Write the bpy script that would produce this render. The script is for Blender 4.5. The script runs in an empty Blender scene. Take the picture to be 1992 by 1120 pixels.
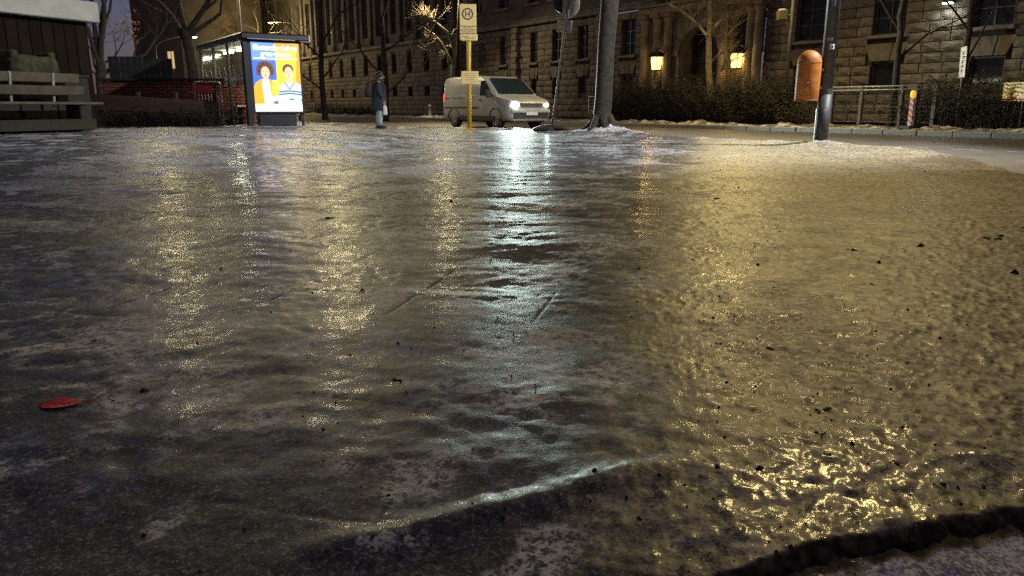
import bpy, math, random
import numpy as np
from mathutils import Vector, Matrix
random.seed(7)
sc = bpy.context.scene
COL = sc.collection
rad = math.radians

# ------------------------------------------------------------------ camera
CAM_H, PITCH, FPX = 0.70, rad(13.7), 1450.0
cam_d = bpy.data.cameras.new('camera'); cam_d.sensor_width = 36.0; cam_d.lens = FPX/1992*36
cam_d.clip_start = 0.05; cam_d.clip_end = 2000
cam = bpy.data.objects.new('camera', cam_d); COL.objects.link(cam)
cam.location = (0, 0, CAM_H); cam.rotation_euler = (rad(90)-PITCH, 0, 0)
sc.camera = cam
# ------------------------------------------------------------------ sky (late dusk, sun well below the roofs behind the camera)
world = bpy.data.worlds.new('World'); sc.world = world; world.use_nodes = True
wn = world.node_tree; wn.nodes.clear()
w_out = wn.nodes.new('ShaderNodeOutputWorld'); w_bg = wn.nodes.new('ShaderNodeBackground')
w_sky = wn.nodes.new('ShaderNodeTexSky'); w_sky.sky_type = 'NISHITA'; w_sky.sun_disc = False
w_sky.sun_elevation = rad(8.0); w_sky.sun_rotation = rad(190)
w_mx = wn.nodes.new('ShaderNodeMix'); w_mx.data_type = 'RGBA'; w_mx.blend_type = 'MULTIPLY'; w_mx.inputs[0].default_value = 1.0
w_mx.inputs[7].default_value = (.86, .73, 1.34, 1)     # purple city dusk
w_bg.inputs['Strength'].default_value = 0.030
wn.links.new(w_sky.outputs[0], w_mx.inputs[6]); wn.links.new(w_mx.outputs[2], w_bg.inputs['Color'])
wn.links.new(w_bg.outputs[0], w_out.inputs[0])
# ------------------------------------------------------------------ exposure
sc.view_settings.view_transform = 'Standard'; sc.view_settings.look = 'None'
sc.view_settings.exposure = 0.0; sc.view_settings.gamma = 1.0; sc.view_settings.use_curve_mapping = False
sc.render.engine = 'CYCLES'
cy = sc.cycles; cy.use_denoising = False; cy.max_bounces = 6; cy.glossy_bounces = 3; cy.diffuse_bounces = 2
cy.transmission_bounces = 5; cy.transparent_max_bounces = 8; cy.caustics_reflective = False; cy.caustics_refractive = False
cy.sample_clamp_indirect = 1.5; cy.sample_clamp_direct = 12.0
try: cy.use_light_tree = True
except Exception: pass

# ------------------------------------------------------------------ frames and helpers
UA = (-0.565, 0.825); NA = (0.825, 0.565)          # along the street (away, leftwards) and across it
PHI = math.atan2(0.565, 0.825)
def RW(a, n, z=0.0): return Vector((a*UA[0]+n*NA[0], a*UA[1]+n*NA[1], z))
def G(x, y, z=0.0):                                 # a place on the level z seen at a picture point, for laying things out
    th = PITCH + math.atan((y-560)/FPX); Y = (CAM_H-z)/math.tan(th)
    return Vector(((x-996)/FPX*(Y*math.cos(PITCH)+(CAM_H-z)*math.sin(PITCH)), Y, z))
def smooth(t):
    t = np.clip(t, 0, 1); return t*t*(3-2*t)

class MB:
    """collects shapes; build() links them as one mesh object"""
    def __init__(s): s.v = []; s.f = []; s.m = []; s.sm = []
    def add(s, vs, fs, mi=0, sm=False):
        b = len(s.v); s.v += [tuple(p) for p in vs]
        for f in fs: s.f.append(tuple(b+i for i in f)); s.m.append(mi); s.sm.append(sm)
        return s
    def box(s, c, d, mi=0, rot=None):
        x, y, z = d[0]/2, d[1]/2, d[2]/2
        vs = [Vector(p) for p in ((-x,-y,-z),(x,-y,-z),(x,y,-z),(-x,y,-z),(-x,-y,z),(x,-y,z),(x,y,z),(-x,y,z))]
        if rot is not None: vs = [rot @ p for p in vs]
        c = Vector(c)
        return s.add([p+c for p in vs], [(3,2,1,0),(4,5,6,7),(0,1,5,4),(1,2,6,5),(2,3,7,6),(3,0,4,7)], mi)
    def bbox(s, c, d, b=0.01, mi=0, rot=None):      # box with chamfered edges
        x, y, z = d[0]/2, d[1]/2, d[2]/2; b = min(b, x*.9, y*.9, z*.9)
        vs = []; idx = {}
        for sx in (-1,1):
            for sy in (-1,1):
                for sz in (-1,1):
                    for k, p in enumerate(((x,y-b,z-b),(x-b,y,z-b),(x-b,y-b,z))):
                        idx[(sx,sy,sz,k)] = len(vs); vs.append(Vector((p[0]*sx,p[1]*sy,p[2]*sz)))
        F = []
        for ax in range(3):
            o = [i for i in range(3) if i != ax]
            for sg in (-1,1):
                q = []
                for (p_, q_) in ((-1,-1),(1,-1),(1,1),(-1,1)):
                    sgn = [0,0,0]; sgn[ax] = sg; sgn[o[0]] = p_; sgn[o[1]] = q_
                    q.append(idx[(*sgn, ax)])
                F.append(q)
        for ax in range(3):                          # edges along ax
            o = [i for i in range(3) if i != ax]
            for p_ in (-1,1):
                for q_ in (-1,1):
                    e = []
                    for sg in (-1,1):
                        sgn = [0,0,0]; sgn[ax] = sg; sgn[o[0]] = p_; sgn[o[1]] = q_
                        e.append((idx[(*sgn,o[0])], idx[(*sgn,o[1])]))
                    F.append([e[0][0], e[1][0], e[1][1], e[0][1]])
        for sx in (-1,1):
            for sy in (-1,1):
                for sz in (-1,1): F.append([idx[(sx,sy,sz,k)] for k in range(3)])
        G_ = []
        for f in F:                                  # outward winding
            a, b_, c_ = vs[f[0]], vs[f[1]], vs[f[2]]
            mid = sum((vs[i] for i in f), Vector())/len(f)
            G_.append(f if (b_-a).cross(c_-a).dot(mid) > 0 else f[::-1])
        if rot is not None: vs = [rot @ p for p in vs]
        c = Vector(c)
        return s.add([p+c for p in vs], G_, mi)
    def tube(s, path, radii, seg=8, mi=0, caps=True, sm=True, ell=1.0):
        P = [Vector(p) for p in path]; n = len(P)
        if not hasattr(radii, '__len__'): radii = [radii]*n
        vs = []; ref = None
        for i in range(n):
            t = (P[min(i+1,n-1)]-P[max(i-1,0)])
            t = t.normalized() if t.length > 1e-9 else Vector((0,0,1))
            if ref is None: ref = Vector((0,1,0)) if abs(t.y) < .9 else Vector((1,0,0))
            a = ref - t*ref.dot(t)
            a = a.normalized() if a.length > 1e-6 else t.orthogonal().normalized()
            ref = a; b = t.cross(a)
            for k in range(seg):
                g = 2*math.pi*k/seg
                vs.append(P[i] + a*math.cos(g)*radii[i] + b*math.sin(g)*radii[i]*ell)
        fs = [(i*seg+k, i*seg+(k+1)%seg, (i+1)*seg+(k+1)%seg, (i+1)*seg+k) for i in range(n-1) for k in range(seg)]
        s.add(vs, fs, mi, sm)
        if caps and seg > 2:
            b0 = len(s.v)-len(vs)
            s.f.append(tuple(b0+k for k in reversed(range(seg)))); s.m.append(mi); s.sm.append(False)
            s.f.append(tuple(b0+(n-1)*seg+k for k in range(seg))); s.m.append(mi); s.sm.append(False)
        return s
    def loft(s, rings, mi=0, sm=True, caps=True, closed=True):   # rings: lists of equal length
        k = len(rings[0]); vs = [p for r in rings for p in r]
        kk = k if closed else k-1
        fs = [(i*k+j, i*k+(j+1)%k, (i+1)*k+(j+1)%k, (i+1)*k+j) for i in range(len(rings)-1) for j in range(kk)]
        if caps: fs += [tuple(reversed(range(k))), tuple((len(rings)-1)*k+j for j in range(k))]
        return s.add(vs, fs, mi, sm)
    def ell(s, rows, seg=16, mi=0):                  # rows: (center, rx, ry) stacked ellipses in xy
        return s.loft([[(c[0]+rx*math.cos(2*math.pi*j/seg), c[1]+ry*math.sin(2*math.pi*j/seg), c[2]) for j in range(seg)] for c, rx, ry in rows], mi)
    def lathe(s, prof, seg=20, c=(0,0,0), mi=0, sm=True):
        return s.ell([((c[0],c[1],c[2]+z), max(r,1e-4), max(r,1e-4)) for r, z in prof], seg, mi)
    def sphere(s, c, r, seg=14, rows=8, mi=0):
        if not hasattr(r, '__len__'): r = (r,r,r)
        return s.ell([((c[0],c[1],c[2]-r[2]*math.cos(math.pi*i/rows)), max(r[0]*math.sin(math.pi*i/rows),1e-4), max(r[1]*math.sin(math.pi*i/rows),1e-4)) for i in range(rows+1)], seg, mi)
    def prism(s, poly, axis, lo, hi, mi=0, sm=False):  # 2D outline extruded along an axis
        def p3(p, t):
            q = list(p); q.insert(axis, t); return q
        n = len(poly)
        vs = [p3(p, lo) for p in poly]+[p3(p, hi) for p in poly]
        fs = [tuple(reversed(range(n))), tuple(range(n, 2*n))]+[(i,(i+1)%n,n+(i+1)%n,n+i) for i in range(n)]
        return s.add(vs, fs, mi, sm)
    def build(s, name, mats, parent=None, loc=None):
        me = bpy.data.meshes.new(name); me.from_pydata(s.v, [], s.f)
        if not isinstance(mats, (list, tuple)): mats = [mats]
        for m in mats: me.materials.append(m)
        if len(mats) > 1: me.polygons.foreach_set('material_index', s.m)
        me.polygons.foreach_set('use_smooth', s.sm)
        me.update()
        return link(name, me, parent, loc)
def link(name, me, parent=None, loc=None):
    o = bpy.data.objects.new(name, me); COL.objects.link(o)
    if parent is not None: o.parent = parent
    if loc is not None: o.location = loc
    return o
def tag(o, label, cat, group=None):
    o['label'] = label; o['category'] = cat
    if group: o['group'] = group
    return o
def thing(name, label, cat, loc=(0,0,0), rz=0.0, group=None):
    o = bpy.data.objects.new(name, None); COL.objects.link(o); o.empty_display_size = .1
    o.location = loc; o.rotation_euler = (0,0,rz)
    return tag(o, label, cat, group)
def structure(o): o['kind'] = 'structure'; return o
def stuff(o): o['kind'] = 'stuff'; return o
def children(o): return [c for c in bpy.data.objects if c.parent == o]
def copy_tree(o, kids, parent=None):
    c = o.copy(); COL.objects.link(c)
    if parent is not None: c.parent = parent
    for ch, sub in kids: copy_tree(ch, sub, c)
    return c
def kids_of(o): return [(c, kids_of(c)) for c in o.children]

# ------------------------------------------------------------------ materials
def N(nt, t, **kw):
    n = nt.nodes.new(t)
    for k, v in kw.items():
        if k in n.inputs: n.inputs[k].default_value = v
        else: setattr(n, k, v)
    return n
def new_mat(name):
    m = bpy.data.materials.new(name); m.use_nodes = True
    nt = m.node_tree; return m, nt, nt.nodes['Principled BSDF']
def mix(nt, fac, a, b):
    n = nt.nodes.new('ShaderNodeMix'); n.data_type = 'RGBA'
    for sock, v in ((0, fac), (6, a), (7, b)):
        if hasattr(v, 'is_linked') or hasattr(v, 'links'): nt.links.new(v, n.inputs[sock])
        else: n.inputs[sock].default_value = v if sock == 0 else (*v, 1)
    return n.outputs[2]
def math_n(nt, op, a, b=None, clamp=False):
    n = nt.nodes.new('ShaderNodeMath'); n.operation = op; n.use_clamp = clamp
    for i, v in enumerate((a, b)):
        if v is None: continue
        if hasattr(v, 'links'): nt.links.new(v, n.inputs[i])
        else: n.inputs[i].default_value = v
    return n.outputs[0]
def ramp(nt, src, a, b):
    n = nt.nodes.new('ShaderNodeMapRange'); n.interpolation_type = 'SMOOTHSTEP'
    nt.links.new(src, n.inputs[0]); n.inputs[1].default_value = a; n.inputs[2].default_value = b
    return n.outputs[0]
def noise(nt, scale, detail=4, rough=.55, vec=None, dist=0.0):
    n = N(nt, 'ShaderNodeTexNoise', Scale=scale, Detail=detail, Roughness=rough, Distortion=dist)
    if vec is None: vec = nt.nodes.new('ShaderNodeTexCoord').outputs['Object']
    nt.links.new(vec, n.inputs['Vector']); return n.outputs[0]
def bump(nt, h, dist, strength=1.0, nrm=None):
    n = N(nt, 'ShaderNodeBump', Strength=strength, Distance=dist); nt.links.new(h, n.inputs['Height'])
    if nrm is not None: nt.links.new(nrm, n.inputs['Normal'])
    return n.outputs[0]
def surf(name, c1, c2=None, rough=.6, scale=3.0, bscale=None, bdist=.01, metal=0.0, detail=5, lo=.35, hi=.65, island=False, spec=None):
    m, nt, b = new_mat(name)
    b.inputs['Roughness'].default_value = rough; b.inputs['Metallic'].default_value = metal
    if spec is not None: b.inputs['Specular IOR Level'].default_value = spec
    c2 = c2 or tuple(x*.6 for x in c1)
    f = ramp(nt, noise(nt, scale, detail), lo, hi)
    if island:
        g = nt.nodes.new('ShaderNodeNewGeometry'); oi = nt.nodes.new('ShaderNodeObjectInfo')
        r = math_n(nt, 'FRACT', math_n(nt, 'ADD', g.outputs['Random Per Island'], oi.outputs['Random']))
        f = math_n(nt, 'ADD', math_n(nt, 'MULTIPLY', f, .45), math_n(nt, 'MULTIPLY', r, .65), True)
    nt.links.new(mix(nt, f, c1, c2), b.inputs['Base Color'])
    if bscale: nt.links.new(bump(nt, noise(nt, bscale, 5, .6), bdist), b.inputs['Normal'])
    return m
def emit(name, col, strength):
    m, nt, b = new_mat(name); b.inputs['Base Color'].default_value = (*[min(.8,c) for c in col],1)
    b.inputs['Emission Color'].default_value = (*col,1); b.inputs['Emission Strength'].default_value = strength
    b.inputs['Roughness'].default_value = .4
    return m
def glass(name, tint=(.02,.025,.03), rough=.06):
    m, nt, b = new_mat(name); b.inputs['Base Color'].default_value = (*tint,1); b.inputs['Roughness'].default_value = rough
    return m

M = {}
M['black_metal'] = surf('black_metal', (.012,.012,.013), (.02,.02,.021), .42, 8)
M['dark_grey'] = surf('dark_grey_paint', (.035,.034,.033), (.055,.052,.05), .5, 6)
M['galv'] = surf('galvanised_steel', (.36,.36,.35), (.26,.26,.25), .5, 9, metal=.35)
M['lamp_pole'] = surf('weathered_post_paint', (.05,.048,.044), (.028,.027,.025), .55, 12, 40, .002)
M['grey_pole'] = surf('grey_pole_paint', (.26,.25,.22), (.19,.18,.16), .55, 9)
M['yellow'] = surf('yellow_paint', (.62,.40,.03), (.5,.31,.025), .42, 7)
M['sign_cream'] = surf('sign_face', (.76,.60,.24), (.70,.54,.2), .5, 3)
M['sign_back'] = surf('sign_back', (.33,.33,.29), (.26,.26,.23), .5, 6)
M['ink'] = surf('black_print', (.015,.014,.012), (.02,.019,.017), .5)
M['ink_soft'] = surf('faded_print', (.25,.2,.1), (.3,.24,.12), .6)
M['white'] = surf('white_paint', (.72,.71,.67), (.6,.59,.55), .5, 5)
M['red'] = surf('red_paint', (.42,.018,.02), (.34,.014,.016), .45, 5)
M['orange'] = surf('orange_plastic', (.46,.15,.012), (.28,.085,.010), .55, 7, 60, .001, detail=9, lo=.42, hi=.72)
M['rubber'] = surf('black_rubber', (.012,.013,.013), (.022,.023,.023), .7, 12, 40, .004)
M['bark'] = surf('tree_bark', (.042,.033,.019), (.014,.012,.009), .85, 9, 22, .02, lo=.3, hi=.7)
M['bark_dark'] = surf('dark_bark', (.05,.042,.034), (.028,.024,.02), .9, 10, 24, .02)
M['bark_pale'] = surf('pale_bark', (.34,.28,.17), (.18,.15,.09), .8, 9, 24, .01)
M['twig'] = surf('hedge_twigs', (.032,.026,.017), (.018,.015,.01), .9, 3)
M['snow'] = surf('old_snow', (.68,.67,.66), (.36,.33,.28), .75, 5, 30, .02)
# ------------------------------------------------------------------ height of the ground
def hash2(ix, iy, seed):
    h = (ix.astype(np.int64)*374761393 + iy.astype(np.int64)*668265263 + seed*2147483647) & 0xffffffff
    h = ((h ^ (h >> 13))*1274126177) & 0xffffffff
    return (h ^ (h >> 16)) & 0xffffffff
def gnoise(x, y, seed=0):
    ix = np.floor(x); iy = np.floor(y); fx = x-ix; fy = y-iy
    def g(ox, oy):
        a = hash2(ix+ox, iy+oy, seed)/4294967296.0*2*np.pi
        return np.cos(a)*(fx-ox)+np.sin(a)*(fy-oy)
    u = fx*fx*fx*(fx*(fx*6-15)+10); v = fy*fy*fy*(fy*(fy*6-15)+10)
    return ((g(0,0)*(1-u)+g(1,0)*u)*(1-v)+(g(0,1)*(1-u)+g(1,1)*u)*v)*1.5
KERB = [(3.4,-6),(4.5,2),(5.35,8.0),(6.05,10.1),(6.5,11.7),(6.2,12.9),(5.75,13.9),(4.85,15.1),(3.75,17.3),(3.3,19.6),(2.0,21.5),(-.2,23.5),(-2,24.7),(-4,26.3),(-8,32.1),(-45,86.2)]
def kerb_dist(x, y):                                 # positive on the pavement
    best = np.full(x.shape, 1e9); sgn = np.ones(x.shape)
    for (x0,y0),(x1,y1) in zip(KERB, KERB[1:]):
        dx, dy = x1-x0, y1-y0; L2 = dx*dx+dy*dy
        t = np.clip(((x-x0)*dx+(y-y0)*dy)/L2, 0, 1)
        d = np.hypot(x-x0-t*dx, y-y0-t*dy)
        cr = dx*(y-y0)-dy*(x-x0)
        k = d < best-1e-9
        best = np.where(k, d, best); sgn = np.where(k, np.sign(cr), sgn)
    return best*sgn
def base_h(x, y):
    x = np.asarray(x, float); y = np.asarray(y, float)
    n = .825*x+.565*y; a = -.565*x+.825*y
    return .22*smooth((9.8-n)/3)*smooth((a-4)/10)*smooth((-1-x)/4)
PV = (math.sin(rad(13.9)), math.cos(rad(13.9)))      # run of the paving joints
PW = (PV[1], -PV[0])
SLAB = 0.5
def pave_st(x, y): return x*PV[0]+y*PV[1], x*PW[0]+y*PW[1]
def ground(x, y):
    """ice surface height and cover masks"""
    b = base_h(x, y)
    s, t = pave_st(x, y)
    wx = x+.12*gnoise(x/.9, y/.9, 50); wy = y+.12*gnoise(x/.9+7, y/.9+3, 51)
    big = gnoise(wx/1.7, wy/1.1, 1); mid = gnoise(wx/.62, wy/.4, 2)
    n3 = gnoise(wx/.21, wy/.15, 3); n4 = gnoise(x/.075, y/.06, 4); n5 = gnoise(x/.028, y/.024, 5)
    thick = .0100+.0085*big+.0062*mid+.0018*n3
    n6 = gnoise(wx/.19, wy/.16, 6); n7 = gnoise(x/.33, y/.24, 7); n8 = gnoise(x/.045, y/.04, 8)
    flat = .35+.65*smooth((gnoise(wx/1.1, wy/.9, 16)+.45)/.6)
    ice = thick + flat*(.0029*n6+.0010*n7+.0018*gnoise(wx/.095, wy/.085, 18)+.0012*n4+.0009*n8+.0004*n5)
    right = smooth((t+.25+.3*gnoise(x/.6,y/.6,15))/.4)                       # mosaic side, gritty
    # joints sagging under the ice on the slab side
    ds = np.abs((s-.05)/SLAB-np.round((s-.05)/SLAB))*SLAB; dt = np.abs(t/SLAB-np.round(t/SLAB))*SLAB
    w = .006
    jm = smooth(.38+1.2*gnoise(x/.6, y/.6, 9))*(.55+.6*gnoise(x/.06,y/.06,19))*(t < -.1)
    near_f = smooth((9-np.hypot(x,y))/4)
    jl = jm*near_f*np.maximum(np.exp(-(ds/w)**2), np.exp(-(dt/w)**2))
    ice = ice - .0030*jl
    crumbs = np.maximum(0, gnoise(x/.022, y/.02, 12))*.0036 + np.maximum(0, gnoise(x/.05, y/.045, 13))*.0052 + np.maximum(0, gnoise(x/.2, y/.15, 14))**2*.006*smooth((y-3)/4)
    ice = ice + right*(crumbs+.003)
    # ice lip and the ledge just before the camera
    wob = .03*gnoise(x/.3, y/.3, 20)+.012*gnoise(x/.07, y/.07, 21)
    d1 = (y-(1.195+.42*x))/1.085 + .6*wob + .006*gnoise(x/.035,y/.035,25)+.003*gnoise(x/.012,y/.012,26)
    lip = smooth((x+.42)/.2)*smooth((.44-x)/.2)
    ice = ice + lip*.010*np.exp(-((d1-.01)/.035)**2) - .009*smooth(-d1/.07)*lip - .012*smooth(-d1/.4)
    ex = (x-.59)/.42; ey = (y-(1.26+.42*(x-.59)))/.22
    mound = smooth((1-ex*ex-ey*ey+.8*gnoise(x/.16,y/.12,27)+.45*gnoise(x/.05,y/.04,28))/1.2)
    ice = ice + mound*(.0021*gnoise(x/.036, y/.026, 22)+.0006*gnoise(x/.013, y/.011, 23)+.002*gnoise(x/.12, y/.08, 24)+.05*(x-.6)**2)
    d2 = (y-(1.02+.31*(x-.32)))/1.047 + wob*.7 + .007*gnoise(x/.045,y/.045,53)+.004*gnoise(x/.016,y/.016,54)
    led = smooth((x-.05)/.15)
    ice = ice - led*(.020*smooth(-d2/.018)+.02*smooth(-d2/.2))
    h = b + ice
    # snow hummocks at the tree foot, round the lamp post and along the kerb edge
    def hump(cx, cy, r, hh): return hh*np.exp(-((x-cx)**2+(y-cy)**2)/r**2)*(1+.6*gnoise(x/.3, y/.3, 30)+.5*gnoise(x/.11,y/.11,35))
    mounds = hump(2.45,20.3,.75,.12)+hump(2.9,19.4,1.1,.035)+hump(5.55,13.6,.45,.05)
    kd = kerb_dist(x, y)
    edge = np.exp(-((kd-.35)/.35)**2)*(.04+.05*np.maximum(0,gnoise(x/.7, y/.7, 31)))*smooth((y-6)/6)
    h = h + mounds + edge
    h = h - .33*smooth(-(kd+.06*gnoise(x/.4,y/.4,33))/.3)
    # left bank snow
    snow = .75*smooth((big*.3+mid*.5+gnoise(wx/.33, wy/.25, 40)*.6+.45*gnoise(x/.11,y/.1,36)+.3*gnoise(x/.04,y/.04,37)-.55)/.22)
    far_l = smooth((-x-.3)/2.2)*smooth((y-2.6)/2.5)
    snow = np.maximum(snow, far_l*smooth((gnoise(wx/1.3, wy/.8, 41)*.55+.6*gnoise(wx/.34,wy/.36,42)+.35*gnoise(x/.14,y/.16,47)-.30+.27*smooth((y-7)/5))/.12)*.95)
    snow = np.maximum(snow, .8*smooth((gnoise(wx/.9, wy/.9, 48)*.5+.6*gnoise(wx/.22,wy/.26,49)-.50)/.12))
    snow = np.maximum(snow, smooth((y-14)/8)*smooth((gnoise(wx/1.6, wy/.9, 43)+.35)/.5)*.55)
    snow = np.maximum(snow, np.clip(mounds/.07,0,1)*.9); snow = np.maximum(snow, np.clip(edge/.06,0,1)*.6)
    snow = snow*(1-right*.65*smooth((9-y)/3)); 
    corner = led*smooth((-d2-.040+.02*gnoise(x/.05,y/.05,52))/.02)
    snow = np.where(y < 1.6, snow*.25, snow)*(1-smooth((x-.2)/.1)*smooth((1.9-y)/.2))
    snow = np.maximum(snow, corner)
    dark_cover = led*smooth((.012-d2)/.02)*(1-corner)  # darker brown band along the ledge drop, ending at the corner snow
    dark_cover = np.maximum(dark_cover, .8*smooth(jl*1.6)*(y > 1.5))
    mud = right*smooth((1.6-kd)/1.6)*smooth((14-y)/3)*smooth((gnoise(x/.9,y/.9,44)+.5)/.6)
    return h, np.clip(snow,0,1), np.clip(right,0,1), np.clip(np.maximum(dark_cover, mud*.55),0,1), mound

def ice_material():
    m, nt, b = new_mat('trodden_ice'); L = nt.links.new
    pos = nt.nodes.new('ShaderNodeNewGeometry').outputs['Position']
    def at(n):
        q = nt.nodes.new('ShaderNodeAttribute'); q.attribute_name = n; return q.outputs['Fac']
    snow, right, dark_cover, mound = at('snow'), at('grit_side'), at('dark_cover'), at('mound')
    n1 = noise(nt, 1.5, 6, .62, pos, .4); n2 = noise(nt, 7.5, 7, .65, pos, .5); n3 = noise(nt, 42, 5, .6, pos); n4 = noise(nt, 150, 3, .6, pos)
    n0 = noise(nt, .45, 3, .5, pos)
    fr = math_n(nt, 'ADD', math_n(nt, 'MULTIPLY', n1, .48), math_n(nt, 'MULTIPLY', n2, .30)); fr = math_n(nt, 'ADD', fr, math_n(nt, 'MULTIPLY', n0, .22))
    frost = ramp(nt, fr, .492, .54)
    frost = math_n(nt, 'MULTIPLY', frost, ramp(nt, math_n(nt,'ADD',math_n(nt,'MULTIPLY',n3,.6),math_n(nt,'MULTIPLY',n4,.4)), .43, .56))
    clear = mix(nt, n2, (.025,.027,.034), (.10,.102,.112))
    c = mix(nt, math_n(nt, 'MULTIPLY', frost, .85), clear, (.64,.645,.68))
    vp_ = N(nt, 'ShaderNodeTexVoronoi', Scale=38.0); L(pos, vp_.inputs['Vector'])
    sepc = nt.nodes.new('ShaderNodeSeparateColor'); L(vp_.outputs['Color'], sepc.inputs[0])
    pf = math_n(nt, 'ADD', math_n(nt, 'MULTIPLY', n3, .5), math_n(nt, 'MULTIPLY', sepc.outputs[0], .5))
    n9 = noise(nt, 260, 2, .6, pos); n10 = noise(nt, 90, 3, .7, pos)
    spk = ramp(nt, math_n(nt,'ADD',math_n(nt,'MULTIPLY',n9,.5),math_n(nt,'MULTIPLY',n10,.5)), .53, .60)
    c = mix(nt, math_n(nt,'MULTIPLY',spk,.38), c, (.55,.55,.58))
    drk = ramp(nt, math_n(nt,'ADD',math_n(nt,'MULTIPLY',n4,.5),math_n(nt,'MULTIPLY',n10,.5)), .46, .40)
    c = mix(nt, math_n(nt,'MULTIPLY',drk,.7), c, (.018,.018,.02))
    brown = mix(nt, ramp(nt, pf, .33, .62), (.05,.042,.025), (.42,.36,.235))
    brown = mix(nt, ramp(nt, n4, .56, .68), brown, (.48,.44,.34))
    brown = mix(nt, math_n(nt,'MULTIPLY',drk,.75), brown, (.03,.024,.014))
    brown = mix(nt, math_n(nt,'MULTIPLY',spk,.6), brown, (.62,.57,.44))
    c = mix(nt, math_n(nt, 'MULTIPLY', right, .85), c, brown)
    sn = math_n(nt, 'MULTIPLY', snow, ramp(nt, math_n(nt,'ADD',n3,math_n(nt,'MULTIPLY',snow,.45)), .70, .90))
    sg_ = math_n(nt, 'ADD', math_n(nt, 'MULTIPLY', n4, .6), math_n(nt, 'MULTIPLY', n2, .4))
    c = mix(nt, sn, c, mix(nt, ramp(nt, sg_, .44, .56), (.24,.24,.25), (.74,.74,.77)))
    dm = mix(nt, ramp(nt, n3, .4, .7), (.022,.018,.012), (.10,.08,.05))
    c = mix(nt, dark_cover, c, dm)
    L(c, b.inputs['Base Color'])
    r = math_n(nt, 'ADD', .42, math_n(nt, 'MULTIPLY', frost, .2))
    r = math_n(nt, 'ADD', r, math_n(nt, 'MULTIPLY', right, .04))
    r = math_n(nt, 'ADD', r, math_n(nt, 'MULTIPLY', sn, .5))
    r = math_n(nt, 'ADD', r, math_n(nt, 'MULTIPLY', dark_cover, .35))
    L(r, b.inputs['Roughness']); b.inputs['IOR'].default_value = 1.33; b.inputs['Specular IOR Level'].default_value = .12
    cw = math_n(nt, 'SUBTRACT', 1.0, math_n(nt, 'MAXIMUM', sn, dark_cover), True)
    gz = ramp(nt, math_n(nt, 'ADD', math_n(nt, 'MULTIPLY', noise(nt, 17, 5, .65, pos), .65), math_n(nt, 'MULTIPLY', n2, .35)), .47, .56)
    gz = math_n(nt, 'MULTIPLY', gz, math_n(nt, 'ADD', .15, math_n(nt, 'MULTIPLY', ramp(nt, noise(nt, .9, 5, .6, pos, .6), .40, .52), .85)))
    gz = math_n(nt, 'MAXIMUM', gz, mound)
    cw = math_n(nt, 'MULTIPLY', cw, math_n(nt, 'ADD', .06, math_n(nt, 'MULTIPLY', gz, .94)))
    cw = math_n(nt, 'MULTIPLY', cw, math_n(nt, 'SUBTRACT', 1.0, math_n(nt, 'MULTIPLY', math_n(nt, 'SUBTRACT', right, mound, True), .55)))
    L(math_n(nt, 'MULTIPLY', cw, math_n(nt,'SUBTRACT',1.0,math_n(nt,'MULTIPLY',frost,.35))), b.inputs['Coat Weight']); b.inputs['Coat IOR'].default_value = 1.42
    L(math_n(nt, 'ADD', math_n(nt, 'ADD', .02, math_n(nt, 'MULTIPLY', mound, .08)), math_n(nt, 'MULTIPLY', n3, .05)), b.inputs['Coat Roughness'])
    v = N(nt, 'ShaderNodeTexVoronoi', Scale=120.0); L(pos, v.inputs['Vector'])
    hgt = math_n(nt, 'ADD', math_n(nt, 'MULTIPLY', n4, .7), math_n(nt, 'MULTIPLY', v.outputs['Distance'], .5))
    nb = bump(nt, hgt, .0005, .8)
    nb1 = bump(nt, noise(nt, 75, 4, .6, pos), .0008, .3, nb)
    nb2 = bump(nt, noise(nt, 30, 3, .5, pos), .0009, .8, nb1)
    L(nb2, b.inputs['Normal']); L(nb2, b.inputs['Coat Normal'])
    return m
M['ice'] = ice_material()
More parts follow.
